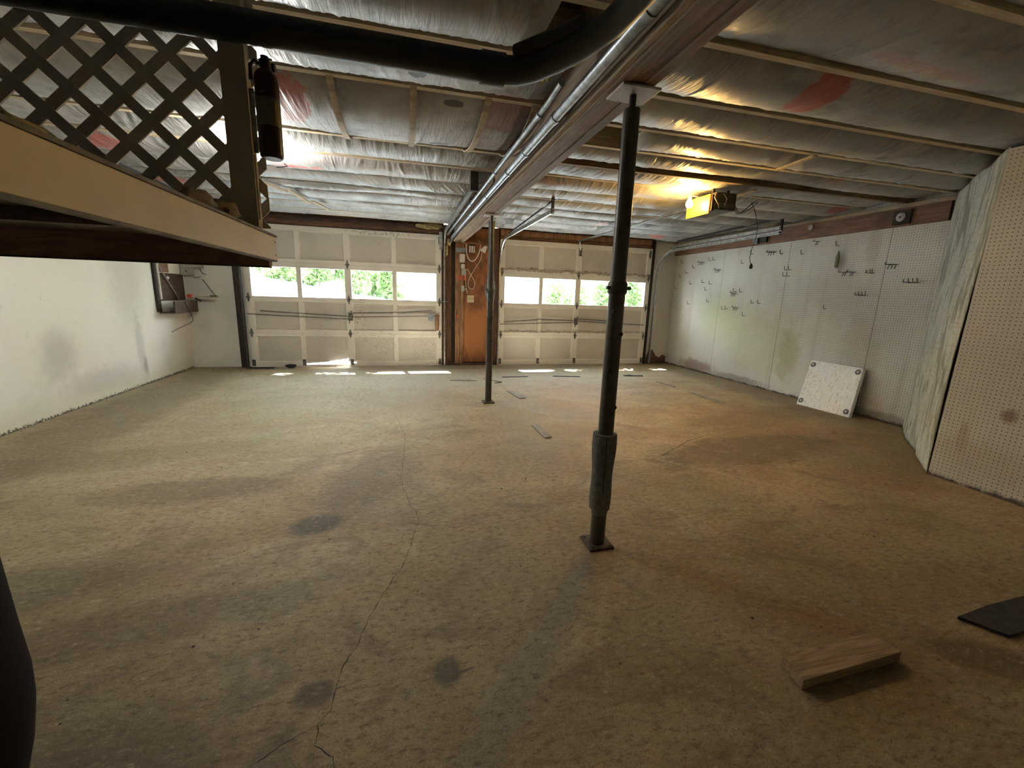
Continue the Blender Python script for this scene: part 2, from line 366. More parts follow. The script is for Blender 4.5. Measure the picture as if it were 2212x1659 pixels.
def m_batt():
    t = NT('insulation_facing')
    a = t.noise(1.2, detail=4); b = t.noise(5, detail=6, rough=.65); c = t.noise(16, detail=5, rough=.7)
    wr = t.noise(9, detail=5, stretch=(5,.5,.5), dist=1.0); tint = t.noise(.8, detail=2)
    col = t.mix(t.ramp(a, .35, .65), (.385,.385,.38), (.24,.24,.235))
    col = t.mix(t.ramp(tint, .5, .7, 0, .35), col, (.42,.35,.34))
    col = t.mix(t.ramp(b, .52, .70, 0, .6), col, (.165,.155,.135)); dk = t.noise(2.2, detail=5, rough=.6, dist=.6); col = t.mix(t.ramp(dk, .54, .68, 0, .6), col, (.13,.12,.105))
    for (x, y, rx, ry, an, k, cc) in [(2.08,1.96,.11,.20,-.2,.9,(.36,.06,.04)), (2.3,1.62,.35,.04,0,.35,(.38,.14,.12)), (-.62,2.9,.12,.26,.2,.85,(.36,.07,.06)),
            (.62,2.68,.15,.22,0,.5,(.30,.10,.10)), (.62,3.2,.3,.10,0,.25,(.30,.12,.12)), (4.8,3.98,.16,.09,0,.8,(.34,.06,.05)), (-1.77,7.02,.12,.06,0,.8,(.55,.07,.05)),
            (-.3,5.15,.26,.05,0,.55,(.45,.12,.09)), (2.78,6.0,.12,.22,0,.5,(.6,.2,.16)), (-2.15,4.15,.16,.12,.3,.75,(.5,.08,.07)), (-2.3,5.35,.16,.1,.3,.7,(.45,.08,.07)),
            (1.1,5.6,.1,.04,0,.6,(.7,.2,.2)), (4.2,6.7,.14,.08,0,.6,(.6,.12,.1)), (3.62,3.15,.03,.05,0,.6,(.4,.12,.1)), (3.70,3.15,.03,.05,0,.6,(.4,.12,.1)),
            (1.25,4.0,.3,.05,0,.3,(.4,.1,.08)), (3.3,2.5,.04,.03,0,.7,(.1,.07,.04)),
            (-.86,4.215,.09,.035,0,.8,(.75,.10,.07)), (-.70,4.215,.055,.035,0,.85,(.75,.10,.07)), (-1.0,4.2,.05,.015,0,.5,(.8,.2,.2)),
            (.09,2.34,.045,.05,0,.95,(.05,.045,.03)), (.30,2.68,.055,.025,0,.95,(.06,.05,.04)), (.26,3.24,.07,.035,0,.95,(.05,.045,.035)), (.68,3.6,.06,.04,0,.8,(.1,.06,.05)), (.22,2.0,.08,.05,0,.6,(.2,.18,.1))]:
        e = t.ell(x, y, 2.25, rx, ry, 3, ang=an, soft=.10, nz=c, k=.55); col = t.mix(t.math('MULTIPLY', e, k), col, cc)
    h = t.math('ADD', t.math('MULTIPLY', wr, 1.0), t.math('MULTIPLY', c, .25))
    return t.fin(col, t.ramp(b, .3, .7, .34, .55), 0, t.bump(h, .55, .010), .6)
M['batt'] = m_batt()

def m_door(name, base, dirt):
    t = NT(name)
    a = t.noise(1.4, detail=4); b = t.noise(12, detail=6, rough=.7); c = t.noise(38, detail=4, rough=.75)
    col = t.mix(t.ramp(a, .4, .65), base, tuple(x*.86 for x in base))
    col = t.mix(t.ramp(b, .58, .76, 0, .45), col, dirt)
    for (x, z, rx, rz, k) in [(-.7,1.0,.12,.3,.35), (-.7,.62,.12,.25,.4), (-.3,2.1,.5,.04,.6), (.4,.2,.3,.3,.3), (-.35,.35,.25,.25,.35)]:
        e = t.ell(x, 7.2, z, rx, 3, rz, soft=.5, nz=b, k=1.0); e = t.math('MULTIPLY', e, t.ramp(c, .50, .60))
        col = t.mix(t.math('MULTIPLY', e, k), col, (.12,.09,.06))
    s = t.n('ShaderNodeSeparateXYZ'); t.l(t.pos, s.inputs[0])
    for (z, k, w) in [(1.655,.75,.03), (.60,.45,.03)]:
        zz = t.math('MULTIPLY_ADD', t.math('SUBTRACT', b, .5), -.16, s.outputs[2])
        d = t.math('ABSOLUTE', t.math('SUBTRACT', zz, z)); right = t.ramp(s.outputs[0], 1.5, 1.6)
        col = t.mix(t.math('MULTIPLY', t.math('MULTIPLY', t.ramp(d, w*.4, w, 1, 0), right), k), col, (.20,.14,.08))
    return t.fin(col, .55, 0, t.bump(b, .12, .003), .4)
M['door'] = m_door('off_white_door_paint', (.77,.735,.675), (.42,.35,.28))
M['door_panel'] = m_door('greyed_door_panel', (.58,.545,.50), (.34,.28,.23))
M['moulding'] = simple('white_moulding', (.82,.78,.70), (.72,.67,.58), .45, 0, 6)
M['frontwall'] = m_door('white_wall_paint', (.72,.71,.66), (.45,.43,.36))

def m_ply():
    t = NT('rusty_brown_plywood')
    g = t.noise(3, detail=5, stretch=(2,1,1.2), dist=1); b = t.noise(9, detail=5); s = t.n('ShaderNodeSeparateXYZ'); t.l(t.pos, s.inputs[0])
    col = t.mix(t.ramp(g, .35, .65), (.33,.125,.045), (.17,.065,.03)); col = t.mix(t.ramp(b, .55, .75, 0, .6), col, (.08,.035,.02))
    col = t.mix(t.ell(1.2, 7.2, .55, .3, 3, .45, soft=.6, nz=g, k=.8), col, (.42,.17,.06))
    return t.fin(col, .6, 0, t.bump(b, .15, .003))
M['ply'] = m_ply()

def m_glass():
    t = NT('window_glass'); t.t.nodes.remove(t.bs)
    tr = t.n('ShaderNodeBsdfTransparent'); gl = t.n('ShaderNodeBsdfGlossy'); gl.inputs['Roughness'].default_value = .05
    tr.inputs[0].default_value = (.95,.97,.96,1); mx = t.n('ShaderNodeMixShader'); mx.inputs[0].default_value = .05
    t.l(tr.outputs[0], mx.inputs[1]); t.l(gl.outputs[0], mx.inputs[2]); t.l(mx.outputs[0], t.out.inputs[0])
    return t.m
M['glass'] = m_glass()

def m_emit(name, col, st):
    t = NT(name); t.set(t.bs.inputs['Base Color'], col); t.set(t.bs.inputs['Emission Color'], col); t.bs.inputs['Emission Strength'].default_value = st
    return t.m
M['bulb_w'] = m_emit('lit_white_bulb', (1,.98,.92), 30)
M['bulb_a'] = m_emit('lit_amber_bulb', (1,.72,.28), 40)
def m_lens():
    t = NT('amber_lens'); t.fin((.95,.55,.06), .4); t.bs.inputs['Transmission Weight'].default_value = 0.0
    tl = t.n('ShaderNodeBsdfTranslucent'); tl.inputs[0].default_value = (1,.55,.05,1); mx = t.n('ShaderNodeMixShader'); mx.inputs[0].default_value = .6
    t.l(t.bs.outputs[0], mx.inputs[1]); t.l(tl.outputs[0], mx.inputs[2]); t.l(mx.outputs[0], t.out.inputs[0]); return t.m
M['lens'] = m_lens()
def m_drive():
    t = NT('sunlit_driveway'); a = t.noise(1.2, detail=5, stretch=(.5,1.5,1)); b = t.noise(12, detail=4)
    return t.fin(t.mix(t.ramp(a, .4, .6), (.15,.18,.21), t.mix(t.ramp(b, .4, .6), (.05,.07,.09), (.11,.13,.15))), .9)
M['drive'] = m_drive()
def m_leaf(name, c1, c2):
    t = NT(name); a = t.noise(3, detail=3); b = t.noise(40, detail=1); t.fin(t.mix(t.ramp(a, .4, .6), c1, c2), .5)
    tl = t.n('ShaderNodeBsdfTranslucent'); t.l(t.mix(t.ramp(b, .4, .6), c1, tuple(min(1, x*1.5) for x in c1)), tl.inputs[0]); mx = t.n('ShaderNodeMixShader'); mx.inputs[0].default_value = .5
    t.l(t.bs.outputs[0], mx.inputs[1]); t.l(tl.outputs[0], mx.inputs[2]); t.l(mx.outputs[0], t.out.inputs[0]); return t.m
M['leaf'] = m_leaf('green_leaves', (.26,.36,.17), (.17,.26,.11))
M['leaf2'] = m_leaf('pale_green_leaves', (.36,.46,.25), (.25,.35,.17))
M['bank'] = simple('leafy_bank', (.20,.26,.10), (.12,.14,.06), .95, 0, 3)
def m_styro():
    t = NT('white_foam_board'); b = t.noise(10, t.obj, detail=5, stretch=(1,1,5)); c = t.noise(26, t.obj, detail=5, stretch=(1,3,.8), dist=1.5)
    col = t.mix(t.ramp(c, .575, .62, 0, .75), (.95,.95,.93), (.42,.46,.42)); return t.fin(col, .5, 0, t.bump(b, .1, .003))
M['styro'] = m_styro()

# ------------------------------------------------------------------ room shell
XL, XR, XB, YD, ZJ = -3.086, 5.03, 3.80, 7.256, 2.286
YB = -2.2; ZT = 2.50
def S(name, mb, mat, parent=None, **k):
    o = mb.build(name, mat, parent, **k)
    if parent is None: o['kind'] = 'structure'
    return o
floor = S('floor', MB().box((XL-.2, YB-.2, -.12), (XR+.2, YD+.22, 0)), M['floor'])
S('wall_left', MB().box((XL-.2, YB-.2, 0), (XL, YD+.2, ZT)), M['leftwall'])
S('wall_back', MB().box((XL, YB-.2, 0), (XR+.2, YB, ZT)), M['back'])
S('ceiling', MB().box((XL-.2, YB-.2, ZT), (XR+.2, YD+.2, ZT+.1)), M['darkvoid'])
# right wall: pegboard sheets, stained rim above, pale sill bead
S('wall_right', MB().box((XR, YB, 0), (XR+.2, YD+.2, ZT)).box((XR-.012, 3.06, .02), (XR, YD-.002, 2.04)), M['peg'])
S('trim_1', MB().box((XR-.05, 3.06, 2.04), (XR-.001, YD-.002, 2.215)), M['redboard'])
S('trim_2', MB().box((XR-.09, 2.6, 2.215), (XR-.001, YD-.002, 2.25)), M['ledger'])
S('wall_right_near', MB().box((XB, YB, 0), (XB+.02, 2.09, 2.24)).box((XB+.02, YB, 0), (XR, 1.9, 2.235)), M['peg_near'])
# wavy diagonal sheet closing the corner
def sheet_fn(u, v):
    a = Vector((XR, 3.07, 0)); b = Vector((XB, 2.10, 0)); d = b-a; n = Vector((-d.y, d.x, 0)).normalized()
    if n.x > 0: n = -n
    q = math.sin(PI*u)
    w = (.012*math.sin(u*9+math.sin(v*4)*1.2) + .020*mnoise.noise(Vector((u*3, v*3.5, 1.3))) + .012*mnoise.noise(Vector((u*9, v*2.5, 4.3))))*q + .010*math.sin(v*5)*u
    p = a + d*(u*.985+.012) + n*(w + .02*q); z = .01+(2.235+.012*math.sin(u*14))*v
    return (p.x, p.y, z)
S('wall_corner', MB().grid(sheet_fn, 50, 70), M['sheet'], smooth=True, solid=.006)

# front wall
fy0, fy1 = YD, YD+.16
S('wall_front_left', MB().box((XL, fy0, 0), (-2.43, fy1, ZT)).box((-2.4305, fy0+.001, 0), (-2.265, fy1-.01, 2.2)), M['frontwall'])
S('wall_front_right', MB().box((4.445, fy0+.001, 0), (4.531, fy1-.01, 2.2)).box((4.53, fy0, 0), (XR, fy1, ZT)), M['peg_front'])
hd = S('wall_front_header', MB().box((-2.43, fy0, 2.112), (.66, fy1, ZT)).box((1.57, fy0, 2.112), (4.53, fy1, ZT)), M['header_b'])
S('trim_3', MB().box((-2.33, fy0-.035, 2.15), (.62, fy0-.001, 2.215)), M['header'])
S('trim_4', MB().box((1.60, fy0-.035, 2.20), (4.46, fy0-.001, 2.29)), M['stud'])
S('trim_5', MB().box((1.60, fy0-.030, 2.137), (4.46, fy0-.001, 2.198)), M['header'])
S('trim_6', MB().box((-2.43, fy0-.06, 0), (-2.335, fy0+.001, 2.30)), M['jamb'])
S('trim_7', MB().box((4.475, fy0-.05, 0), (4.53, fy0+.001, 2.28)), M['jamb'])
S('trim_8', MB().box((.66, fy0-.02, 0), (.78, fy1, 2.30)).box((.595, fy0+.001, 0), (.665, fy1-.01, 2.2)), M['stud_dark'])
S('trim_9', MB().box((1.47, fy0-.035, 0), (1.57, fy1, 2.30)).box((1.565, fy0+.001, 0), (1.62, fy1-.01, 2.2)), M['stud_dark'])
S('wall_front_pier', MB().box((.78, fy0+.02, 0), (1.47, fy1, ZT)), M['darkvoid'])
S('trim_10', MB().box((.99, fy0-.002, .05), (1.47, fy0+.02, 2.28)), M['ply'])
S('trim_11', MB().box((.845, fy0-.03, .035), (.925, fy0+.02, 2.1)).box((.93, fy0-.026, .035), (.985, fy0+.02, 2.1)), M['stud'])
S('trim_12', MB().box((.80, fy0-.04, 0), (1.47, fy0+.02, .034)), M['header_b'])
# peeled paint patch low on the pegboard pier by the right door
S('trim_13', MB().prism([(4.57,fy0-.001,.005),(5.0,fy0-.001,.005),(5.0,fy0-.001,.14),(4.93,fy0-.001,.17),(4.86,fy0-.001,.11),(4.78,fy0-.001,.15),(4.70,fy0-.001,.27),(4.62,fy0-.001,.24),(4.57,fy0-.001,.12)], (0,-.004,0)), M['stud_dark'])
# outer driveway sill
# ------------------------------------------------------------------ joists, insulation
JL = [.35, .80, 1.25, 1.70, 2.112, 2.585, 3.49, 3.975, 4.465, 4.94, 5.235, 5.77, 6.13, 6.62, 7.02]
JR = [-.05, .38, .82, 1.31, 1.79, 2.275, 2.70, 3.085, 3.43, 3.90, 4.35, 4.80, 5.25, 5.70, 6.15, 6.60, 7.05]
BX0, BX1 = .822, .978
ORD = ['first','second','third','fourth','fifth','sixth','seventh','eighth','ninth','tenth','eleventh','twelfth','thirteenth','fourteenth','fifteenth','sixteenth','seventeenth','eighteenth','nineteenth','twentieth']
def ordn(i): return ORD[i] if i < 20 else '%dth' % (i+1)

def joist(x0, x1, y, side, i, n, mat, z0=ZJ, w=.038):
    nm = ordn(n-1-i)
    o = MB().box((x0, y-w/2, z0), (x1, y+w/2, ZT-.002)).build('ceiling_joist', mat)
    tag(o, 'wooden ceiling joist %s the beam, %s from the garage doors' % (side, nm), 'joist', 'ceiling joists '+side+' the beam')
for i, y in enumerate(JL): joist(XL+.002, BX0-.002, y, 'left of', i, len(JL), M['joist'])
for i, y in enumerate(JR): joist(BX1+.002, XR-.002, y, 'right of', i, len(JR), M['joist_dark'] if abs(y-3.43) < .01 else M['joist'], ZJ-(.035 if abs(y-3.43) < .01 else 0))
o = MB().box((1.3, 2.60, 2.302), (4.9, 2.622, 2.33)).build('furring_strip', M['joist']); tag(o, 'thin pale strip beside the seventh joist right of the beam', 'wood strip')

def smooth1(n, L, seed):
    r = np.random.default_rng(seed); k = int(n/L)+3; v = r.normal(size=k); x = np.arange(n)/L
    i = x.astype(int); f = x-i; f = f*f*(3-2*f); return v[i]*(1-f)+v[i+1]*f
BATT = {}
def batt(x0, x1, y0, y1, side, idx, n, sag, seed, wr=1.0):
    ya, yb = y0+.0195, y1-.0195; W = yb-ya
    nx = max(60, int((x1-x0)/.0075)); ny = 24
    xs = np.linspace(x0, x1, nx+1); ts = np.linspace(0, 1, ny+1); ii = np.arange(nx+1)
    big = smooth1(nx+1, 100, seed)*.009
    def folds(sd):
        f = -np.abs(smooth1(nx+1, 2, sd))*.0030-np.abs(smooth1(nx+1, 4, sd+1))*.0038+smooth1(nx+1, 14, sd+2)*.0016
        return f*wr, .16+.26*np.minimum(1.6, np.abs(smooth1(nx+1, 5, sd+3)))
    ea, la = folds(seed+11); eb, lb = folds(seed+71); shear = smooth1(nx+1, 60, seed+9)*4
    Z = np.zeros((ny+1, nx+1))
    for j, t in enumerate(ts):
        prof = (4*t*(1-t))**.8; ia = ii+shear*t*5; ib = ii+shear*(t-1)*5
        fa = np.interp(ia, ii, ea)*np.exp(-(t/np.interp(ia, ii, la))**2); fb = np.interp(ib, ii, eb)*np.exp(-((1-t)/np.interp(ib, ii, lb))**2)
        end = np.minimum(1, np.minimum((xs-x0), (x1-xs))/.12+.15)
        Z[j] = 2.312 - (sag+big)*prof*end + (fa+fb)*min(1, 4*t*(1-t)*4)
    mb = MB(); V = [(float(xs[i]), float(ya+W*ts[j]), float(Z[j, i])) for j in range(ny+1) for i in range(nx+1)]
    F = [(j*(nx+1)+i, j*(nx+1)+i+1, (j+1)*(nx+1)+i+1, (j+1)*(nx+1)+i) for j in range(ny) for i in range(nx)]
    nb = len(V); zt = 2.42
    V += [(x0, ya, zt), (x1, ya, zt), (x1, yb, zt), (x0, yb, zt)]; tl = ny*(nx+1)
    F += [(nb, nb+1, nb+2, nb+3), tuple(list(range(0, nx+1))+[nb+1, nb]), tuple(list(range(tl, tl+nx+1))[::-1]+[nb+3, nb+2])]
    F += [tuple([j*(nx+1) for j in range(ny+1)][::-1]+[nb, nb+3]), tuple([j*(nx+1)+nx for j in range(ny+1)]+[nb+2, nb+1])]
    mb.add(V, F); o = mb.build('insulation_batt', M['batt'], smooth=True)
    tag(o, 'grey insulation batt sagging %s the beam, %s bay from the garage doors' % (side, ordn(n-1-idx)), 'insulation', 'insulation batts '+side+' the beam')
    BATT[(side, idx)] = (o, x0, x1, ya, yb, xs, ts, Z)
    return o
n = len(JL)-1
for i in range(n):
    w = JL[i+1]-JL[i]
    batt(XL+.004, BX0-.03 if i > 3 else .60, JL[i], JL[i+1], 'left of', i, n, .085 if w > .6 else (.075 if i in (7, 8) else .05), 100+i*7, 1.25 if i in (7, 8, 9) else (.55 if w > .6 else .8))
n = len(JR)-1
for i in range(n):
    x0 = BX1+.004
    if i == 6: x0 = 1.55
    x1 = XR-.1 if i > 4 else (4.35 if i == 4 else XR-.1)
    batt(x0, x1, JR[i], JR[i+1], 'right of', i, n, .05 if i < 9 else .062, 400+i*9, .55 if i < 5 else .95)
# printed lettering running along one batt (unreadable small caps, approximated)
def batt_text(txt, side, idx, x, y, size, colmat):
    cu = bpy.data.curves.new('printed_text', 'FONT'); cu.body = txt; cu.size = size; cu.space_character = 1.35
    to = bpy.data.objects.new('tmp', cu); C.objects.link(to); dg = bpy.context.evaluated_depsgraph_get()
    me = bpy.data.meshes.new_from_object(to.evaluated_get(dg)); bpy.data.objects.remove(to)
    b, x0, x1, ya, yb, xs, ts, Z = BATT[(side, idx)]
    for v in me.vertices:
        wx, wy = x+v.co.x, y-v.co.y
        t = min(max((wy-ya)/(yb-ya), 0), 1); j = t*(len(ts)-1); j0 = min(int(j), len(ts)-2); fx = np.interp(wx, xs, Z[j0])*(1-(j-j0))+np.interp(wx, xs, Z[j0+1])*(j-j0)
        v.co = Vector((wx, wy, float(fx)-.0025)) - b.location
    me.materials.clear(); me.materials.append(colmat)
    o = bpy.data.objects.new('printed_text', me); link(o, b); return o
M['ink'] = simple('red_ink', (.50,.16,.14), (.40,.12,.10), .6, 0, 30)
batt_text('GRING', 'left of', 7, -1.06, 4.335, .030, M['ink']); batt_text('COITSQ', 'left of', 7, -.925, 4.335, .030, M['ink']); batt_text('ELEMENTS', 'left of', 7, -.765, 4.335, .030, M['ink'])

# lath strips nailed across the wide bay
for k, (x, y0, y1, dx) in enumerate([(-.345, 2.59, 3.50, 0), (.075, 2.57, 3.51, .0), (.485, 2.57, 3.49, -.01), (.762, 2.58, 3.495, .0)]):
    pts = [(x+dx*t, y0+(y1-y0)*t, 2.290-.092*max(0.0, math.sin(PI*t))**.7) for t in np.linspace(0, 1, 13)]
    mb = MB()
    for a, b in zip(pts[:-1], pts[1:]): mb.bar(a, (b[0], b[1]+.002, b[2]), .036, .008)
    o = mb.build('lath_strip', M['lath'])
    tag(o, 'pale wooden lath across the wide sagging insulation bay, %s from the left' % ordn(k), 'lath', 'laths across the wide sagging bay')
# diagonal bridging slats in the far left bays
for k, (a, b) in enumerate([((-1.35,4.95,2.240), (-1.18,5.22,2.215)), ((-1.15,5.22,2.235), (-1.05,5.75,2.205)), ((-1.02,5.76,2.235), (-.9,6.1,2.21))]):
    o = MB().bar(a, b, .05, .012).build('bridging_slat', M['joist']); tag(o, 'pale bridging slat under the far left joists, %s from the garage doors' % ordn(2-k), 'wood slat', 'bridging slats left of the beam')
for k, (a, b, l) in enumerate([((2.842,2.62,2.25), (2.877,2.975,2.25), 'pale bridging slat between joists above the garage door opener'), ((3.12,3.45,2.225), (3.2,3.88,2.235), 'bridging slat running down to the opener bracket'), ((4.15,1.82,2.275), (4.52,2.25,2.29), 'pale batten at the open ceiling hole by the right corner')]):
    o = MB().bar(a, b, .035, .012).build('bridging_slat', M['joist']); tag(o, l, 'wood slat')
# exposed insulation by the left door header
def lump(name, c, r, mat, seed, parent=None, nseg=22, amp=.35):
    mb = MB(); prof = []
    V = []; F = []; nu, nv = nseg, nseg//2
    for j in range(nv+1):
        th = PI*j/nv
        for i in range(nu):
            ph = 2*PI*i/nu; d = Vector((math.sin(th)*math.cos(ph), math.sin(th)*math.sin(ph), math.cos(th)))
            k = 1+amp*mnoise.noise(d*1.8+Vector((seed, seed*.7, 0)))+amp*.5*mnoise.noise(d*4.5+Vector((0, seed, seed)))
            V.append((c[0]+d.x*r[0]*k, c[1]+d.y*r[1]*k, c[2]+d.z*r[2]*k))
    for j in range(nv):
        for i in range(nu): F.append((j*nu+i, j*nu+(i+1) % nu, (j+1)*nu+(i+1) % nu, (j+1)*nu+i))
    mb.add(V, F); return mb.build(name, mat, parent, smooth=True)
tag(lump('exposed_fibre', (.42,7.17,2.255), (.20,.05,.05), M['pink_fibre'], 3.3), 'mossy brown insulation bulging over the left door corner', 'insulation')
tag(lump('exposed_fibre', (4.68,2.03,2.37), (.28,.15,.05), M['pink_fibre'], 5.1), 'dirty exposed insulation in the ceiling hole by the right corner', 'insulation')
tag(lump('spray_foam', (.725,7.10,2.02), (.028,.05,.045), M['yellow_foam'], 8.1, amp=.8), 'pale yellow foam blob at the conduit end by the doors', 'foam')
tag(lump('spray_foam', (.70,7.17,1.90), (.02,.03,.08), M['yellow_foam'], 9.7, amp=.7), 'ragged yellow foam strip hanging beside the left door track', 'foam')

# ------------------------------------------------------------------ beam
b = thing('main_beam', 'long laminated wooden beam running from the camera side to the garage doors', 'beam', (.90, 2.5, 2.04))
for k, (x0, x1, dz) in enumerate([(.822,.872,0), (.874,.926,.004), (.928,.978,0)]):
    MB().box((x0, YB+.01, 2.04+dz), (x1, YD-.045, 2.30)).build('beam_ply', M['beam_b'] if k != 1 else M['beam'], b, bevel=.002)
MB().box((.798, YB+.01, 2.048), (.8215, YD-.05, 2.075)).build('ledger_strip', M['ledger'], b)
MB().box((.8, YB+.01, 2.30), (.99, YD-.05, ZT-.01)).build('top_plate', M['beam'], b)

# ------------------------------------------------------------------ posts
def steel_post(y, label, ztop=2.04, near=False):
    x = .924; t = thing('steel_post', label, 'post', (x, y, 0), 'adjustable steel posts under the beam')
    mb = MB(); mb.box((x-.065, y-.065, 0), (x+.065, y+.065, .012)); pl = mb.build('base_plate', M['rust_plate'], t, bevel=.003)
    for sx in (-1, 1):
        for sy in (-1, 1): MB().lathe((x+sx*.048, y+sy*.048, .012), [(.009,0),(.009,.006)], 6).build('bolt', M['rust_plate'], pl)
    MB().tube([(x, y, .012), (x, y, 1.27)], .0365, 28).build('lower_tube', M['steel_dark'], t, smooth=True)
    MB().tube([(x, y, 1.24), (x, y, 1.975)], .034, 28).build('upper_tube', M['steel_dark'], t, smooth=True)
    mb = MB().lathe((x, y, 1.235), [(.038,0),(.043,.008),(.043,.045),(.038,.055)], 24)
    mb.build('collar', M['steel_dark'], t, smooth=True)
    MB().tube([(x-.058, y-.01, 1.262), (x+.058, y-.01, 1.262)], .008, 10).build('pin', M['steel_dark'], t)
    for k, z in enumerate((.36, .50, .71, .83, .97, 1.12) if not near else (.72, .90, 1.06, 1.16)):
        MB().lathe((x+(-.022 if k % 2 else .018), y-.0345, z), [(.009,-.003),(.009,.006)], 12, 'y').build('hole', M['cord_black'], t)
    MB().tube([(x, y, 1.97), (x, y, 2.03)], .014, 14).build('screw', M['blackmetal'], t, smooth=True)
    mb = MB().box((x-.085, y-.075, 2.028), (x+.085, y+.075, 2.0385)); mb.build('top_plate', M['white_plate'], t, bevel=.004)
    if near:
        s = MB(); prof = []
        for i in range(15):
            q = i/14; prof.append((.0565-.0075*q+.003*math.sin(q*9), .585-.385*q))
        s.lathe((x-.002, y, 0), [(.040,.585)]+prof+[(.038,.2)], 32); sl = s.build('foam_sleeve', M['foam'], t, smooth=True)
        MB().bar((x-.02, y-.0575, .30), (x-.02, y-.0575, .575), .003, .004, (1,0,0)).build('slit', M['cord_black'], sl)
        MB().tube([(x-.0005, y, .17), (x-.0005, y, .21)], .0385, 24).build('tape', M['foam'], sl)
    else:
        for s_ in (-1, 1):
            MB().bar((x+s_*.045, y-.01, 1.18), (x+s_*.056, y-.01, 1.262), .006, .012).bar((x+s_*.056, y-.01, 1.262), (x+s_*.042, y-.01, 1.36), .006, .012).build('pin_clip', M['galv'], t)
    return t
steel_post(1.745, 'near dark steel post with a grey foam sleeve low on it', near=True)
steel_post(4.62, 'far dark steel post standing in front of the middle pier')

# ------------------------------------------------------------------ conduits, black pipe
t = thing('conduit', 'largest galvanised conduit running along the left of the beam', 'conduit', (.752, 1, 2.05), 'conduits beside the beam')
MB().tube([(.752, YB+.02, 2.085), (.752, 5.6, 2.085), (.755, 6.9, 2.07), (.76, 7.05, 2.03)], .024, 20).build('pipe', M['galv'], t, smooth=True)
for y in (.55, 1.36, 2.2, 2.75, 3.2, 4.0, 5.0, 6.0):
    MB().tube([(.752, y-.02, 2.085), (.752, y+.02, 2.085)], .0275, 20).build('coupling', M['galv'], t, smooth=True)
MB().tube([(.752, YB+.02, 2.055), (.752, YB+.03, 2.055)], .01, 8).build('end_cap', M['galv'], t)
t = thing('conduit', 'thin grey conduit just left of the largest one', 'conduit', (.70, 2, 2.11), 'conduits beside the beam')
MB().tube([(.698, 1.98, 2.140), (.698, 2.15, 2.130), (.698, 7.0, 2.125)], .015, 14).build('pipe', M['galv'], t, smooth=True)
for y in (2.3, 3.4, 4.6, 5.8): MB().tube([(.698, y-.018, 2.127), (.698, y+.018, 2.127)], .018, 14).build('coupling', M['galv'], t, smooth=True)
t = thing('conduit', 'short conduit with fittings high beside the left track hanger', 'conduit', (.66, 5, 2.16), 'conduits beside the beam')
MB().tube([(.725, 3.0, 2.18), (.722, 3.6, 2.17), (.722, 7.0, 2.165)], .012, 12).build('pipe', M['galv'], t, smooth=True)
for y in (3.7, 4.8, 6.4): MB().tube([(.722, y-.04, 2.168), (.722, y+.04, 2.168)], .018, 12).build('coupling', M['galv'], t, smooth=True)
mb = MB().tube([(.79, YB+.02, 2.10), (.79, 1.2, 2.10), (.787, 1.6, 2.095), (.79, 2.1, 2.10), (.79, 6.9, 2.10)], .006, 8)
o = mb.build('cable', M['cord_black'], smooth=True); tag(o, 'dark cable stapled between the conduit and the beam', 'cable')

t = thing('drain_pipe', 'black drain pipe crossing under the joists above the lattice', 'pipe', (-.6, 1.66, 1.93))
MB().tube([(-3.0, 1.665, 2.006), (-1.2, 1.66, 2.003), (.30, 1.66, 1.999)], .046, 28).build('pipe', M['black_pipe'], t, smooth=True)
MB().tube([(.28, 1.66, 1.999), (.365, 1.66, 1.999)], .051, 28).build('coupling', M['black_pipe'], t, smooth=True)
MB().tube([(.36,1.66,1.999),(.41,1.65,2.0),(.46,1.615,2.003),(.52,1.545,2.008),(.58,1.45,2.015),(.625,1.34,2.022),(.645,1.2,2.03),(.65,1.0,2.03),(.65,-1.0,2.03)], [.045,.045,.045,.043,.042,.040,.040,.040,.040], 28).build('elbow', M['black_pipe'], t, smooth=True)
MB().tube([(.40,1.63,2.045),(.48,1.55,2.055),(.58,1.42,2.06)], .026, 18).build('branch', M['black_pipe'], t, smooth=True)
tag(lump('loose_fibre', (.635,2.02,2.20), (.03,.05,.035), M['yellow_foam'], 2.2, amp=.9), 'tuft of yellow fibre beside the black pipe elbow', 'fibre')

# ------------------------------------------------------------------ landing, lattice, rail post
FX = -.50
t = thing('stair_landing', 'raised landing with a cream painted edge board at the upper left', 'landing', (-1.5, .6, 1.325))
fa = MB().box((FX-.019, -.6, 1.325), (FX, 1.985, 1.415)).build('edge_board', M['landing'], t, bevel=.0015)
MB().box((FX-.10, -.6, 1.4155), (FX+.004, 1.99, 1.424)).build('cap_strip', M['landing_edge'], t, bevel=.001)
MB().box((FX-.020, -.6, 1.3195), (FX-.001, 1.985, 1.3248)).build('bottom_edge', M['landing_edge'], t)
for z in (1.345, 1.395): MB().lathe((FX, 1.965, z), [(.003,-.002),(.003,.0015)], 10, 'x').build('nail', M['blackmetal'], fa)
MB().box((XL+.02, 1.94, 1.30), (FX-.02, 1.98, 1.414)).build('end_rim', M['brown_board'], t)
MB().box((XL+.02, 1.944, 1.294), (FX-.022, 1.98, 1.2995)).build('rim_lip', M['darkvoid'], t)
MB().box((XL+.02, -.6, 1.395), (FX-.022, 1.938, 1.4145)).build('deck', M['darkwood'], t)
for y in (0.1, .75, 1.4): MB().box((XL+.02, y-.018, 1.36), (FX-.022, y+.018, 1.394)).build('floor_joist', M['darkwood'], t)
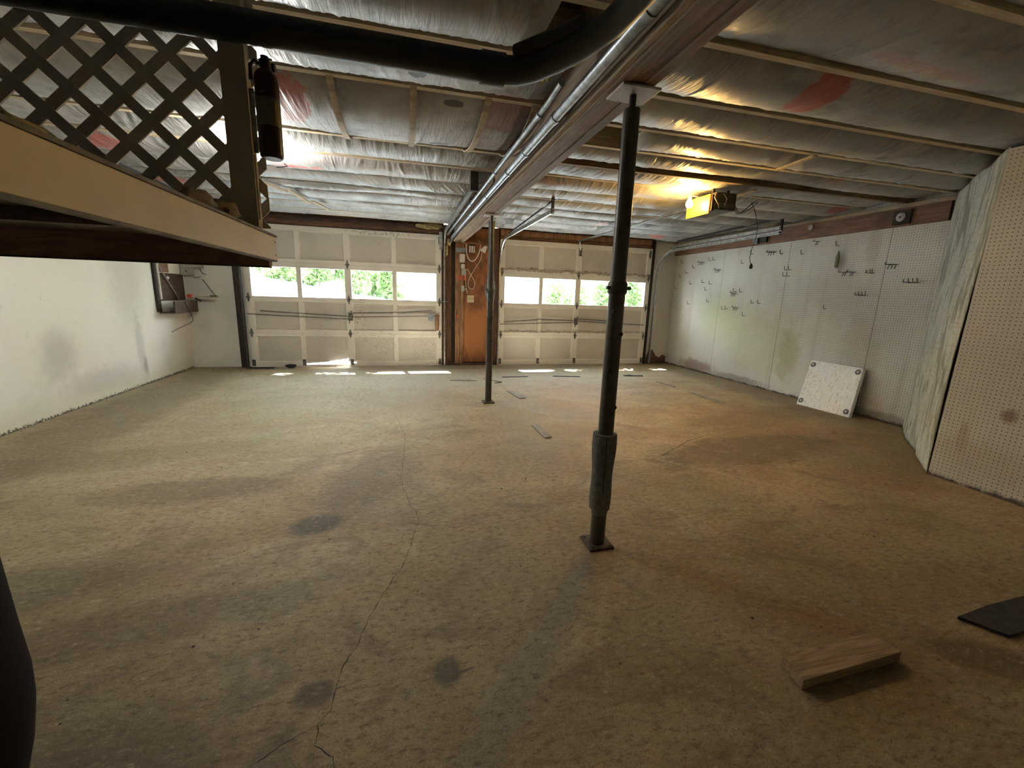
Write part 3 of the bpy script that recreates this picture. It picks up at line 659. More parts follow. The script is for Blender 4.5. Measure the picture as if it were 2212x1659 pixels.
# lattice closing the end of the landing, plane y = 1.80
t = thing('lattice_panel', 'dark diagonal lattice panel at the end of the landing', 'lattice', (-1.2, 1.80, 1.416))
LX0, LX1, LZ0, LZ1 = -2.4, -.466, 1.4255, 2.225
def lat(s, c0, y0):
    """slat with centre line x + s*z = c0, clipped to the panel"""
    hw = .0345/2*math.sqrt(2); poly = [(c0-hw-s*LZ0, LZ0), (c0+hw-s*LZ0, LZ0), (c0+hw-s*LZ1, LZ1), (c0-hw-s*LZ1, LZ1)]
    for lim, sg in ((LX0, 1), (LX1, -1)):
        out = []
        for k in range(len(poly)):
            a, b_ = poly[k], poly[(k+1) % len(poly)]; ia = sg*(a[0]-lim) >= 0; ib = sg*(b_[0]-lim) >= 0
            if ia: out.append(a)
            if ia != ib:
                q = (lim-a[0])/(b_[0]-a[0]); out.append((lim, a[1]+q*(b_[1]-a[1])))
        poly = out
        if len(poly) < 3: return
    MB().prism([(x, y0, z) for x, z in poly], (0, .007, 0)).build('slat', M['lattice'], t)
for k in range(-22, 12):
    lat(1, 1.365+.1410*k, 1.792); lat(-1, -2.544+.1415*k, 1.7995)
t = MB().box((-.566, 1.742, 1.4245), (-.489, 1.790, 2.23)).build('rail_post', M['post'], bevel=.002)
tag(t, 'dark painted upright at the end of the lattice carrying the extinguisher', 'post')
o = MB().box((-.4885, 1.750, 1.45), (-.4845, 1.762, 1.66)).build('cord', M['lath']); tag(o, 'pale cord running down the lattice end upright', 'cord')
tag(lump('rag', (-.545,1.42,1.448), (.030,.09,.026), M['rag'], 1.7), 'dirty brown rag lying on the landing cap beside the upright', 'rag')
tag(lump('rag', (-.548,1.61,1.452), (.032,.075,.032), M['rag'], 4.4), 'crumpled tan rag against the foot of the upright', 'rag')
tag(lump('rag', (-.55,.86,1.437), (.018,.07,.013), M['yellow_foam'], 6.1), 'small pale scrap on the landing cap behind the lattice', 'scrap')
# fire extinguisher
ex, ey = -.428, 1.735
t = thing('fire_extinguisher', 'dark red fire extinguisher with a pale label band hanging from the lattice upright', 'fire extinguisher', (ex, ey, 1.64))
MB().lathe((ex, ey, 0), [(.030,1.648),(.035,1.653),(.0365,1.665),(.0365,1.885),(.034,1.902),(.026,1.914),(.016,1.920),(.015,1.928)], 36).build('cylinder', M['ext_red'], t, smooth=True)
lb = MB().lathe((ex, ey, 0), [(.0367,1.745),(.0371,1.746),(.0371,1.828),(.0367,1.829)], 36).build('label_band', M['ext_label'], t, smooth=True)
MB().bar((ex+.026, ey-.0275, 1.757), (ex+.026, ey-.0275, 1.81), .004, .010, (1,-1,0)).build('label_print', M['gold'], lb)
MB().lathe((ex, ey, 1.925), [(.017,0),(.017,.022),(.012,.026),(.012,.034)], 18).build('valve', M['blackmetal'], t, smooth=True)
MB().bar((ex-.004, ey, 1.955), (ex+.004, ey+.050, 1.972), .016, .008).build('lever', M['blackmetal'], t, bevel=.002)
MB().bar((ex-.004, ey, 1.945), (ex+.004, ey+.045, 1.947), .014, .007).build('handle', M['blackmetal'], t, bevel=.002)
MB().lathe((ex+.016, ey+.02, 1.937), [(.014,0),(.014,.01)], 18, 'x').build('gauge', M['blackmetal'], t, smooth=True)
MB().tube([(ex-.016, ey, 1.932), (ex-.03, ey, 1.945), (ex-.044, ey, 1.93), (ex-.046, ey, 1.885)], .006, 10).build('hose', M['cord_black'], t, smooth=True)
bk = MB().bar((-.486, 1.765, 1.67), (-.486, 1.765, 1.87), .004, .02, (1,0,0)).build('bracket', M['galv'], t)
MB().tube([(-.484,1.77,1.84), (-.478,1.75,1.85), (-.465,1.72,1.845), (ex, ey-.044, 1.84)], .0015, 6).build('wire_strap', M['galv'], bk)
MB().tube([(ex+.03, ey+.03, 1.645), (ex+.042, ey+.02, 1.635), (ex+.0, ey+.047, 1.634)], .0015, 6).build('foot_wire', M['galv'], bk)

# ------------------------------------------------------------------ bare white bulb
lx, ly, lz = LAMP_W
t = thing('bare_bulb_lamp', 'lit bare white bulb in a holder under the left joists', 'lamp', (lx, ly, 2.25))
MB().lathe((lx, ly, 2.20), [(.055,.045),(.05,.03),(.025,.02),(.022,0)], 24).build('lamp_holder', M['white_plastic'], t, smooth=True)
MB().lathe((lx, ly, lz), [(.004,-.034),(.02,-.028),(.03,-.01),(.031,.004),(.024,.026),(.014,.045),(.013,.06)], 24).build('bulb', M['bulb_w'], t, smooth=True)

# ------------------------------------------------------------------ sectional garage doors
def hinge(p, x, y, z, r):
    h = MB()
    for s in (-1, 1):
        h.prism([(x-.022, y, z+s*.006), (x+.022, y, z+s*.006), (x+.010, y, z+s*.055), (x, y, z+s*.075), (x-.010, y, z+s*.055)], (0, -.004, 0))
    h.tube([(x-.03, y-.006, z), (x+.03, y-.006, z)], .007, 8)
    return h.build('hinge', M['hinge'], p)
def garage_door(nm, x0, x1, hole=False):
    W = x1-x0; e = bpy.data.objects.new(nm, None); C.objects.link(e); e.location = ((x0+x1)/2, 7.2, 0); e['kind'] = 'structure'
    H = 2.134/4; st, mid, inn, rl = .088, .095, .066, .050
    cx = (x0+x1)/2; q = [x0+st, x0+W/4+.01, cx-mid/2, x1-W/4-.01, x1-st]
    # opening x ranges of the four columns
    cols = [(x0+st, x0+W/4+.022-inn/2), (x0+W/4+.022+inn/2, cx-mid/2), (cx+mid/2, x1-W/4-.022-inn/2), (x1-W/4-.022+inn/2, x1-st)]
    yf, yb_ = 7.195, 7.2545
    for r in range(4):
        z0, z1 = r*H+(.002 if r == 0 else 0), (r+1)*H-.0015
        zi0, zi1 = z0+(rl+(.03 if r == 0 else 0)), z1-rl-(.022 if r == 3 else 0)
        if r == 2: zi0, zi1 = z0+.020, z1-.075
        mb = MB()
        if hole and r == 0:
            # rotten bottom rail with a jagged hole
            n = 120
            for i in range(n):
                a = x0+W*i/n; b_ = x0+W*(i+1)/n; xm = (a+b_)/2
                u = (xm+1.50)/.63
                if 0 < u < 1:
                    lo = .034+.006*mnoise.noise(Vector((xm*30, 0, 0))); hi = .055+.075*(max(0.0, u)**1.6)+.012*mnoise.noise(Vector((xm*22, 5, 0)))-.04*max(0, u-.9)*8
                    mb.box((a, yf, z0), (b_, yb_, lo)); 
                    if hi < zi0: mb.box((a, yf, hi), (b_, yb_, zi0))
                elif 0 < (xm+.84)/.08 < 1:
                    mb.box((a, yf, z0), (b_, yb_, .05)).box((a, yf, .075), (b_, yb_, zi0))
                else: mb.box((a, yf, z0), (b_, yb_, zi0))
        else: mb.box((x0, yf, z0), (x1, yb_, zi0))
        mb.box((x0, yf, zi1), (x1, yb_, z1))
        ed = [x0]+[c for cc in cols for c in cc]+[x1]
        for k in range(0, 10, 2): mb.box((ed[k], yf, zi0), (ed[k+1], yb_, zi1))
        if r < 3: mb.box((x0, 7.240, z1-.001), (x1, 7.254, z1+.0015))
        sec = mb.build('door_section', M['door'], e, bevel=.0025)
        for (a, b_) in cols:
            if r == 2:
                MB().box((a-.004, 7.212, zi0-.004), (b_+.004, 7.216, zi1+.004)).build('window_pane', M['glass'], sec)
            elif hole and r == 0 and a > -1.6 and a < -1.4:
                n = 60; mb = MB()
                for i in range(n):
                    xa = a-.003+(b_-a+.006)*i/n; xb_ = a-.003+(b_-a+.006)*(i+1)/n; u = ((xa+xb_)/2+1.50)/.63
                    hi = .055+.075*(max(0.0, u)**1.6)+.012*mnoise.noise(Vector((xa*22, 5, 0)))
                    mb.box((xa, 7.217, max(zi0, hi)), (xb_, 7.226, zi1+.003))
                mb.build('panel', M['door_panel'], sec)
            else:
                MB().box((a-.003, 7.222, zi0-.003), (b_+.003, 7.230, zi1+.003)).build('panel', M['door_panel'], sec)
                mo = MB()
                for (p0, p1) in (((a, zi1), (b_, zi1)), ((a, zi0), (b_, zi0))): mo.prism([(a, 7.2215, p0[1]), (a, 7.199, p0[1]), (a, 7.2215, p0[1]+(.012 if p0[1] < (zi0+zi1)/2 else -.012))], (b_-a, 0, 0))
                for xx, sg in ((a, 1), (b_, -1)): mo.prism([(xx, 7.2215, zi0), (xx, 7.199, zi0), (xx+sg*.012, 7.2215, zi0)], (0, 0, zi1-zi0))
                mo.build('moulding', M['moulding'], sec)
    for k in (1, 2, 3):
        for x in (x0+.035, cx, x1-.035): hinge(e, x, yf, k*H, 0)
    for x in (x0+.03, x1-.03, x0+W/4+.02, cx+.01): MB().box((x-.025, yf-.004, .02), (x+.025, yf, .12)).build('bottom_bracket', M['hinge'], e)
    return e, cx
e1, cx1 = garage_door('door_1', -2.285, .615, True)
e2, cx2 = garage_door('door_2', 1.60, 4.465)
def rods(e, segs, cx, z):
    mb = MB()
    for a, b in segs: mb.tube([(a[0], 7.180, a[1]), (b[0], 7.180, b[1])], .0065, 8)
    mb.build('lock_rod', M['hinge'], e)
    MB().box((cx-.035, 7.168, z-.06), (cx+.035, 7.1945, z+.06)).build('lock_plate', M['hinge'], e, bevel=.004)
    MB().bar((cx-.02, 7.160, z-.10), (cx+.02, 7.160, z+.10), .014, .010, (0,1,0)).build('lock_handle', M['hinge'], e)
rods(e1, [((-2.28,.82), (-.84,.765)), ((-.80,.80), (.58,.84)), ((-2.1,.87), (-.86,.81)), ((-.78,.865), (-.05,.89)), ((-.05,.89), (.45,.93))], -.82, .80)
rods(e2, [((1.62,.72), (3.03,.775)), ((3.03,.80), (4.42,.745)), ((1.68,.755), (2.35,.82)), ((2.35,.82), (3.0,.80)), ((3.03,.835), (3.9,.80))], 3.03, .79)
MB().bar((3.035, 7.18, 1.93), (3.035, 7.18, 2.06), .05, .02, (0,1,0)).build('arm_bracket', M['hinge'], e2, bevel=.004)
for x in (x_ for x_ in (.585, 4.42, 1.64)):
    e = e1 if x < 1 else e2
    MB().prism([(x-.02,7.19,2.10),(x+.02,7.19,2.10),(x+.02,7.19,2.0),(x,7.19,1.95),(x-.02,7.19,2.0)], (0,-.006,0)).build('top_bracket', M['hinge'], e)

# ------------------------------------------------------------------ tracks
def track(x, side, label, yend, ztop, mats, gap=0, hanger=True, dbl=False):
    """vertical rail, quarter bend, horizontal rail and its hanger"""
    t = thing('door_track', label, 'door track', (x, 7.15, 0), 'garage door tracks')
    def chan(path, name, w=.045, d=.020):
        mb = MB(); 
        pts = [Vector(p) for p in path]
        prof = [(-1,-1),(1,-1),(1,1),(.55,1),(.55,-.5),(-.55,-.5),(-.55,1),(-1,1)]
        n = len(prof); V = []; F = []
        for i, p in enumerate(pts):
            dd = (pts[min(i+1, len(pts)-1)]-pts[max(i-1, 0)]).normalized(); xa = Vector((1,0,0)); nrm = dd.cross(xa).normalized()
            for (a, b_) in prof: V.append(p + nrm*(a*w/2) + xa*(side*b_*d/2))
        for i in range(len(pts)-1):
            for k in range(n): F.append((i*n+k, i*n+(k+1) % n, (i+1)*n+(k+1) % n, (i+1)*n+k))
        F.append(tuple(range(n))); F.append(tuple((len(pts)-1)*n+k for k in range(n)))
        mb.add(V, F); return mb.build(name, mats, t)
    R = .42 if x > 1 else .30; zc = ztop-R; yv = 7.13
    chan([(x, yv+.0, .02), (x, yv+.0, zc)], 'vertical_rail')
    chan([(x, yv-R+R*math.cos(a), zc+R*math.sin(a)) for a in np.linspace(0, PI/2, 10)], 'bend')
    chan([(x, yv-R, ztop), (x, yend, ztop+.02)], 'horizontal_rail')
    for z in (.25, .9, 1.5): MB().box((x-.02, yv+.0, z-.02), (x+.02, 7.19, z+.02)).build('wall_bracket', M['hinge'], t) if False else None
    if dbl: chan([(x, yv-R+.1, ztop+.055), (x, yend+.02, ztop+.075)], 'upper_rail', .035)
    return t
tl = track(.655, -1, 'steel track right of the left garage door', 4.05, 2.17, M['track'])
tl2 = track(-2.315, 1, 'dark steel track along the left jamb', 4.6, 2.17, M['track_dark'])
t3 = track(1.575, 1, 'steel track left of the right garage door, hung on a black bracket', 4.55, 2.10, M['track'])
t4 = track(4.56, -1, 'long bright track right of the right garage door', 4.50, 2.07, M['track'], dbl=True)
# hangers are parts of their tracks
MB().box((1.565, 4.555, 2.09), (1.59, 4.585, 2.285)).build('hanger_drop', M['blackmetal'], t3)
MB().box((1.44, 4.56, 2.283), (1.78, 4.585, 2.297)).build('hanger_angle', M['blackmetal'], t3)
MB().bar((1.66, 4.57, 2.283), (1.58, 6.55, 2.135), .022, .022).build('hanger_brace', M['blackmetal'], t3)
MB().box((4.555, 4.515, 2.06), (4.58, 4.545, 2.285)).build('hanger_drop', M['blackmetal'], t4)
MB().box((4.44, 4.52, 2.283), (4.70, 4.545, 2.297)).build('hanger_angle', M['blackmetal'], t4)
MB().bar((4.54, 4.56, 2.255), (4.54, 6.6, 2.20), .02, .03).build('hanger_brace', M['blackmetal'], t4)
MB().box((.60, 3.99, 2.12), (.668, 4.05, 2.28)).build('hanger_box', M['blackmetal'], tl)
MB().tube([(-.001+.585, 7.17, 1.075), (.72, 7.17, 1.08)], .008, 8).build('roller', M['galv'], tl)
# bundled tin above the left door corner
o = MB()
for k in range(6): o.box((.575, 7.10-(k % 2)*.008, 1.90+.045*k), (.625, 7.165, 1.94+.045*k))
o = o.build('tin_bracket', M['tin'], bevel=.002); tag(o, 'shiny ribbed metal piece at the top right corner of the left door', 'bracket')

# ------------------------------------------------------------------ opener
t = thing('garage_door_opener', 'chain garage door opener with a lit amber lamp cover', 'garage door opener', (2.93, 3.75, 2.06))
MB().box((2.83, 3.58, 2.06), (3.05, 3.98, 2.215)).build('motor_housing', M['motor'], t, bevel=.006)
MB().box((2.86, 3.574, 2.085), (3.02, 3.5795, 2.12)).build('vent_panel', M['hinge'], t)
MB().lathe((3.0, 3.576, 2.185), [(.012,0),(.012,.005)], 12, 'y').build('knob', M['cord_black'], t)
MB().box((2.79, 3.62, 2.03), (2.80, 3.95, 2.20)).build('lamp_cover', M['lens'], t)
MB().box((2.801, 3.60, 2.05), (2.829, 3.66, 2.19)).build('cover_bracket', M['blackmetal'], t)
bx, by, bz = LAMP_A
MB().lathe((bx, by, bz), [(.003,-.034),(.02,-.028),(.03,-.01),(.031,.004),(.024,.026),(.014,.045),(.013,.055)], 24).build('bulb', M['bulb_a'], t, smooth=True)
MB().lathe((bx, by, bz+.055), [(.017,0),(.017,.035)], 16).build('lamp_socket', M['white_plastic'], t, smooth=True)
MB().bar((bx, by, bz+.085), (2.84, 3.80, bz+.075), .02, .01).build('socket_arm', M['hinge'], t)
rail = MB().box((2.955, 3.98, 2.165), (2.995, 7.17, 2.185)).build('rail', M['track'], t)
MB().tube([(2.935, 3.98, 2.15), (2.96, 7.15, 2.16)], .004, 6).build('chain', M['cord_black'], rail)
MB().bar((2.975, 7.10, 2.155), (3.035, 7.175, 2.03), .012, .02).build('door_arm', M['track'], t)
for x in (2.86, 3.02): MB().box((x-.012, 3.66, 2.215), (x+.012, 3.675, 2.29)).build('strap', M['blackmetal'], t)
MB().box((2.80, 3.63, 2.284), (3.25, 3.665, 2.298)).build('hanger_angle', M['blackmetal'], t)
MB().tube([(2.83,3.60,2.20),(2.80,3.57,2.16),(2.84,3.56,2.10),(2.86,3.57,2.07)], .003, 6).tube([(2.90,3.575,2.2),(2.93,3.56,2.15),(2.91,3.56,2.10)], .003, 6).build('wire', M['cord_white'], t)
cpath = [(3.05,3.62,2.16),(3.16,3.7,2.12),(3.30,3.8,2.10),(3.50,3.9,2.17),(3.68,4.0,2.27),(3.70,4.02,2.285),(3.60,3.98,2.25),(3.42,3.9,2.14),(3.30,3.84,2.10),(3.18,3.74,2.13),(3.05,3.64,2.19)]
def smoothpath(p, n=6):
    P = [Vector(a) for a in p]; P = [P[0]]+P+[P[-1]]; out = []
    for i in range(1, len(P)-2):
        for k in range(n):
            u = k/n; a, b_, c, d = P[i-1:i+3]
            out.append(.5*((2*b_)+(-a+c)*u+(2*a-5*b_+4*c-d)*u*u+(-a+3*b_-3*c+d)*u**3))
    out.append(P[-2]); return out
MB().tube(smoothpath(cpath), .0045, 8).build('power_cord', M['cord_black'], t, smooth=True)
t = thing('extension_cord', 'thin black cord hanging from the ceiling with a plug at its end', 'cord', (3.7, 4.02, 1.62))
MB().tube(smoothpath([(3.46,4.02,2.20),(3.49,4.01,2.12),(3.70,4.0,2.05),(3.72,4.0,1.95),(3.68,4.0,1.80),(3.67,4.0,1.70),(3.70,4.0,1.64)]) if False else smoothpath([(3.60,4.01,2.275),(3.66,4.0,2.18),(3.71,4.0,2.05),(3.725,4.0,1.95),(3.69,4.0,1.80),(3.68,4.0,1.70),(3.70,4.0,1.64)]), .0035, 8).build('cord', M['cord_black'], t, smooth=True)
MB().lathe((3.71, 4.0, 1.585), [(.012,0),(.018,.01),(.018,.035),(.010,.05),(.005,.058)], 14).build('plug', M['cord_black'], t, smooth=True)

# ------------------------------------------------------------------ pier electrics
yw = 7.226
def plate(nm, x, z, w, h, d, mat, label, cat, y=7.234):
    o = MB().box((x-w/2, y-d, z-h/2), (x+w/2, y-.0005, z+h/2)).build(nm, mat, bevel=.003); tag(o, label, cat); return o
t = thing('wall_switch', 'almond double switch plate on the brown plywood pier', 'switch', (1.10, 7.25, 1.09))
MB().box((1.05, 7.245, 1.075), (1.165, 7.2535, 1.195)).build('plate', M['almond'], t, bevel=.003)
for x in (1.085, 1.13): MB().box((x-.006, 7.236, 1.125), (x+.006, 7.2448, 1.15)).build('toggle', M['shim'], t)
plate('outlet_box', .955, 1.79, .085, .13, .04, M['white_plastic'], 'white outlet box high on the middle pier stud', 'outlet', 7.225)
plate('adapter', .965, 1.66, .06, .07, .05, M['white_plastic'], 'white plug adapter below the outlet box', 'plug', 7.225)
plate('adapter_grey', .98, 1.57, .07, .11, .035, M['grey_box'], 'grey adapter body above the orange tags', 'adapter', 7.225)
plate('orange_tag', .925, 1.475, .035, .075, .012, M['orange'], 'left orange tag hanging below the outlet', 'tag', 7.2245)
plate('orange_tag', 1.005, 1.475, .04, .075, .012, M['orange'], 'right orange tag hanging below the outlet', 'tag', 7.2245)
plate('junction_box', .965, 1.30, .055, .10, .035, M['grey_box'], 'small grey box under the orange tags', 'electrical box', 7.224)
plate('painted_sign', .93, 1.92, .16, .07, .006, M['glove'], 'faded blue grey sign board near the top of the pier', 'sign', 7.225)
t = thing('phillips_tool', 'orange handled tool hung on the pier stud', 'tool', (.88, 7.22, .82)); t.name = 'hanging_tool'
MB().bar((.865,7.216,.80), (.89,7.216,.86), .014, .014, (0,1,0)).build('handle', M['orange'], t, bevel=.003)
MB().tube([(.865,7.216,.80), (.90,7.216,.76), (.93,7.216,.73)], .004, 6).build('shaft', M['hinge'], t)
MB
o = MB().tube(smoothpath([(.99,7.218,1.27),(1.02,7.218,1.30),(1.05,7.218,1.22),(1.02,7.216,1.35),(1.02,7.214,1.50),(1.03,7.212,1.62),(1.12,7.21,1.50),(1.17,7.21,1.40),(1.14,7.21,1.30),(1.07,7.21,1.33),(1.07,7.21,1.45),(1.16,7.21,1.62),(1.26,7.21,1.78),(1.28,7.2,1.90)]), .005, 8).build('cord', M['cord_white'], smooth=True)
tag(o, 'pale extension cord looping down the plywood pier', 'cord')
o = MB().tube(smoothpath([(1.02,7.19,2.04),(1.02,7.18,1.90),(1.06,7.18,1.78),(1.13,7.18,1.75),(1.20,7.18,1.82),(1.24,7.18,1.93),(1.25,7.18,2.04),(1.21,7.18,2.09)]), .008, 8).build('cable', M['white_plastic'], smooth=True)
tag(o, 'thick white cable looped at the top of the pier', 'cable')
t = thing('bulb_cluster', 'white multi tube bulb hanging from a small shelf on the pier', 'bulb', (1.11, 7.17, 1.90))
for k, x in enumerate((1.075, 1.11, 1.145)): MB().tube([(x,7.165,1.99),(x,7.165,1.885)], .012, 10).build('tube', M['white_plastic'], t, smooth=True)
MB().box((1.06,7.15,1.99), (1.16,7.185,2.015)).build('base', M['blackmetal'], t)
o = MB().box((.93,7.12,2.018), (1.28,7.225,2.034)).build('shelf', M['stud']); tag(o, 'small wooden shelf across the top of the middle pier', 'shelf')
o = MB().prism([(1.24,7.20,1.93),(1.33,7.20,1.885),(1.37,7.20,1.99),(1.33,7.20,2.01)], (0,-.02,0)).build('tilted_plate', M['white_plastic']); tag(o, 'tilted white plastic piece hanging right of the cable loop', 'plastic piece')
# gloves on the left door
t = thing('glove', 'blue grey fabric glove hanging on the lock rod', 'glove', (.43, 7.16, .74))
lump('cuff', (.43,7.165,.84), (.05,.016,.035), M['glove'], 1.1, t); 
for k in range(4): MB().tube([(.40+.018*k,7.163,.82),(.398+.02*k,7.16,.76-.012*(k % 2))], [.010,.007], 8).build('finger', M['glove'], t, smooth=True)
MB().tube([(.475,7.163,.82),(.49,7.16,.785)], [.010,.007], 8).build('thumb', M['glove'], t, smooth=True)
t = MB().lathe((.535,7.158,0), [(.02,.60),(.032,.63),(.032,.76),(.026,.86),(.012,.875)], 16).build('leather_pouch', M['glove_brown'], smooth=True); tag(t, 'brown leather pouch hanging beside the glove on the left door', 'pouch')

# ------------------------------------------------------------------ left corner shelf unit and panel
t = thing('wall_box_shelf', 'dark wooden box shelf fixed in the far left corner', 'shelf', (-3.0, 6.9, .84))
MB().box((XL+.002, 6.50, .84), (-2.90, 7.15, .855)).box((-2.915, 6.50, .856), (-2.90, 7.15, 1.00)).build('tray', M['darkwood'], t)
MB().box((XL+.002, 6.485, .84), (-2.90, 6.499, 1.62)).build('end_board', M['darkwood'], t) if False else None
MB().box((XL+.001, 6.45, .86), (XL+.03, 6.52, 1.70)).build('upright', M['jamb'], t)
MB().box((XL+.001, 6.53, 1.00), (XL+.012, 7.22, 1.36)).build('back_board', M['darkwood'], t)
MB().box((XL+.001, 6.53, 1.37), (XL+.010, 6.85, 1.70)).build('upper_board', M['brown_board'], t)
MB().box((XL+.03, 6.50, 1.02), (XL+.045, 6.535, 1.52)).build('strip', M['cord_white'], t)
MB().bar((XL+.035, 6.58, 1.42), (XL+.035, 6.98, 1.02), .02, .006, (1,0,0)).build('diagonal_brace', M['shim'], t)
tag(lump('knob', (XL+.03,6.76,1.30), (.012,.03,.022), M['white_plastic'], 1.0, amp=.1), 'white knob on the dark board in the corner', 'knob')
o = MB().tube(smoothpath([(-2.895,6.78,1.0),(-2.89,6.80,.92),(-2.88,6.88,.80),(-2.88,6.88,.72),(-2.95,6.80,.66),(-3.07,6.70,.58)]), .004, 8).build('cord', M['cord_black'], smooth=True); tag(o, 'thin dark cord dangling from the corner shelf', 'cord')
t = thing('electrical_panel', 'grey electrical box on the front wall in the left corner', 'electrical panel', (-2.96, 7.2, 1.35))
MB().box((-3.07, 7.16, 1.35), (-2.94, 7.254, 1.75)).build('lower_box', M['grey_box'], t, bevel=.004)
MB().box((-3.03, 7.13, 1.46), (-2.77, 7.159, 1.80)).build('cover', M['grey_box'], t, bevel=.004)
MB().box((-2.94, 7.126, 1.585), (-2.86, 7.1298, 1.60)).build('paper_label', M['white_plastic'], t)
MB().lathe((-3.0, 7.158, 1.41), [(.010,-.002),(.010,.002)], 12, 'y').build('knockout', M['cord_black'], t)
o = MB().tube([(-2.86,7.24,1.45),(-2.83,7.235,1.39),(-2.79,7.235,1.375)], .005, 6).tube([(-2.95,7.24,1.33),(-2.90,7.235,1.325),(-2.86,7.235,1.34)], .004, 6).build('loose_wire', M['cord_black']); tag(o, 'loose black wires on the wall below the grey electrical box', 'wire')
t = thing('wall_shelf', 'narrow pale shelf bracket sticking out beside the corner box', 'shelf', (-2.75, 7.15, 1.04))
MB().box((-2.96, 7.05, 1.045), (-2.60, 7.10, 1.062)).build('board', M['lath'], t)
MB().box((-2.98, 7.045, 1.035), (-2.93, 7.10, 1.085)).build('red_clamp', M['orange'], t)
MB().bar((-2.64,7.11,1.06), (-2.84,7.245,1.30), .006, .010).build('strut', M['hinge'], t)
MB().box((-2.70, 7.06, 1.063), (-2.62, 7.10, 1.078)).build('hinge_block', M['blackmetal'], t)
MB().bar((-2.9,7.10,1.03), (-2.9,7.25,.99), .02, .02).build('support', M['darkwood'], t)

# ------------------------------------------------------------------ pegboard hooks and fittings
HK = [(7.03,1.93),(6.69,1.82),(6.87,1.74),(7.02,1.66),(6.72,1.54),(7.15,1.46),(6.40,1.56),(6.21,1.53),(6.30,1.43),(6.29,1.92),(6.20,1.92),(5.56,1.83),(5.40,1.95),(4.88,1.91),(4.56,1.88),(5.64,1.41),(5.51,1.40),(6.22,1.24),(6.72,1.19),(5.26,1.24),(5.14,1.24),(5.84,1.13),(5.77,1.14),(5.39,1.05),(4.77,1.69),(4.71,1.69),(4.78,1.61),(4.72,1.61),(4.11,1.94),(4.12,1.20)]
XP = XR-.012
proto = MB().tube([(XP+.001,5,1.5),(XP-.036,5,1.494),(XP-.046,5,1.500),(XP-.052,5,1.512),(XP-.053,5,1.548)], .0040, 8).build('pegboard_hook', M['hook'], smooth=True)
hp = Vector((5, 1.5, 0)); base = proto.location.copy()
rows = [('upper', lambda z: z > 1.8), ('middle', lambda z: 1.35 < z <= 1.8), ('lower', lambda z: z <= 1.35)]
first = True
for nm, cond in rows:
    sel = sorted([h for h in HK if cond(h[1])], key=lambda h: -h[0])
    for k, (y, z) in enumerate(sel):
        o = proto if first else proto.copy()
        if not first: C.objects.link(o)
        first = False
        o.location = base + Vector((0, y-5, z-1.5-.02)); 
        tag(o, 'bent steel hook in the %s part of the pegboard, %s from the garage doors' % (nm, ordn(k)), 'hook', 'single pegboard hooks')
def bracket(y, z, w, upd, label):
    mb = MB(); x = XP-.03
    mb.tube([(XP,y+w*.75,z+.035),(x,y+w*.62,z+.008),(x,y-w*.4,z)], .0042, 8)
    for q in ((.5, 0, -.5) if w > .1 else (0, -.5)):
        mb.tube([(XP, y+q*w*.6-.01, z), (x, y+q*w*.6-.01, z), (x-.014, y+q*w*.6-.01, z+upd*.045)], .0038, 8)
    o = mb.build('tool_hanger', M['hook'], smooth=True); tag(o, label, 'tool hanger', 'wire tool hangers')
for (y, z, w, u, l) in [(6.51,1.88,.14,-1,'wire tool hanger high near the garage door end of the pegboard'), (6.08,1.73,.13,-1,'wire tool hanger left of the dangling plug'), (5.05,1.92,.14,-1,'wire tool hanger at the top middle of the pegboard'),
        (5.66,1.36,.11,-1,'wire tool hanger under a pair of hooks in the middle'), (5.58,1.14,.11,-1,'lowest wire tool hanger near the pair of lower hooks'), (4.39,1.99,.07,-1,'short wire tool hanger right under the brown rim board'),
        (3.98,1.60,.09,-1,'wire tool hanger just below the green bottle'), (3.89,1.60,.08,-1,'wire tool hanger right of the one below the green bottle'), (3.68,1.58,.07,1,'dark pointed tool hanger in the right part of the pegboard'),
        (3.47,1.66,.11,-1,'wire tool hanger upper right on the pegboard'), (3.25,1.47,.13,1,'upturned tool hanger nearest the right corner'), (3.72,1.34,.12,1,'upturned tool hanger low right on the pegboard')]: bracket(y, z, w, u, l)
t = thing('glass_bottle', 'small green glass bottle hanging upside down on the pegboard', 'bottle', (4.985, 4.07, 1.66))
MB().lathe((4.985, 4.07, 1.66), [(.014,0),(.020,.01),(.022,.03),(.022,.13),(.012,.15),(.009,.19)], 18).build('body', simple('green_glass', (.16,.19,.12), (.24,.27,.18), .15), t, smooth=True)
MB().lathe((4.985, 4.07, 1.645), [(.018,0),(.020,.005),(.018,.014)], 14).build('cap', M['white_plastic'], t, smooth=True)
o = MB().lathe((4.955, 4.47, 2.165), [(.030,-.004),(.032,0),(.032,.010),(.010,.02)], 22, 'x').build('round_cover', M['grey_box'], smooth=True); tag(o, 'round grey cover above the pegboard beside the track end', 'cover plate')
t = thing('outlet_fixture', 'pale round outlet in a dark box on the brown rim board', 'outlet', (4.975, 3.45, 2.11))
MB().box((4.955, 3.37, 2.055), (4.979, 3.53, 2.195)).build('box', M['darkvoid'], t, bevel=.004)
MB().lathe((4.953, 3.45, 2.125), [(.045,.001),(.045,-.010),(.035,-.014)], 8, 'x').build('face', M['white_plate'], t)
MB().lathe((4.937, 3.45, 2.125), [(.011,.001),(.011,-.003)], 12, 'x').build('socket', M['cord_black'], t)
o = MB().box((4.94, 5.28, 2.06), (4.979, 5.36, 2.165)).build('bracket_plate', M['galv'], bevel=.002); tag(o, 'small bright metal plate on the brown rim board', 'bracket')
o = MB().box((4.95, 5.13, 2.06), (4.979, 5.24, 2.16)).build('dark_block', M['blackmetal'], bevel=.004); tag(o, 'dark block beside the bright plate on the rim board', 'block')
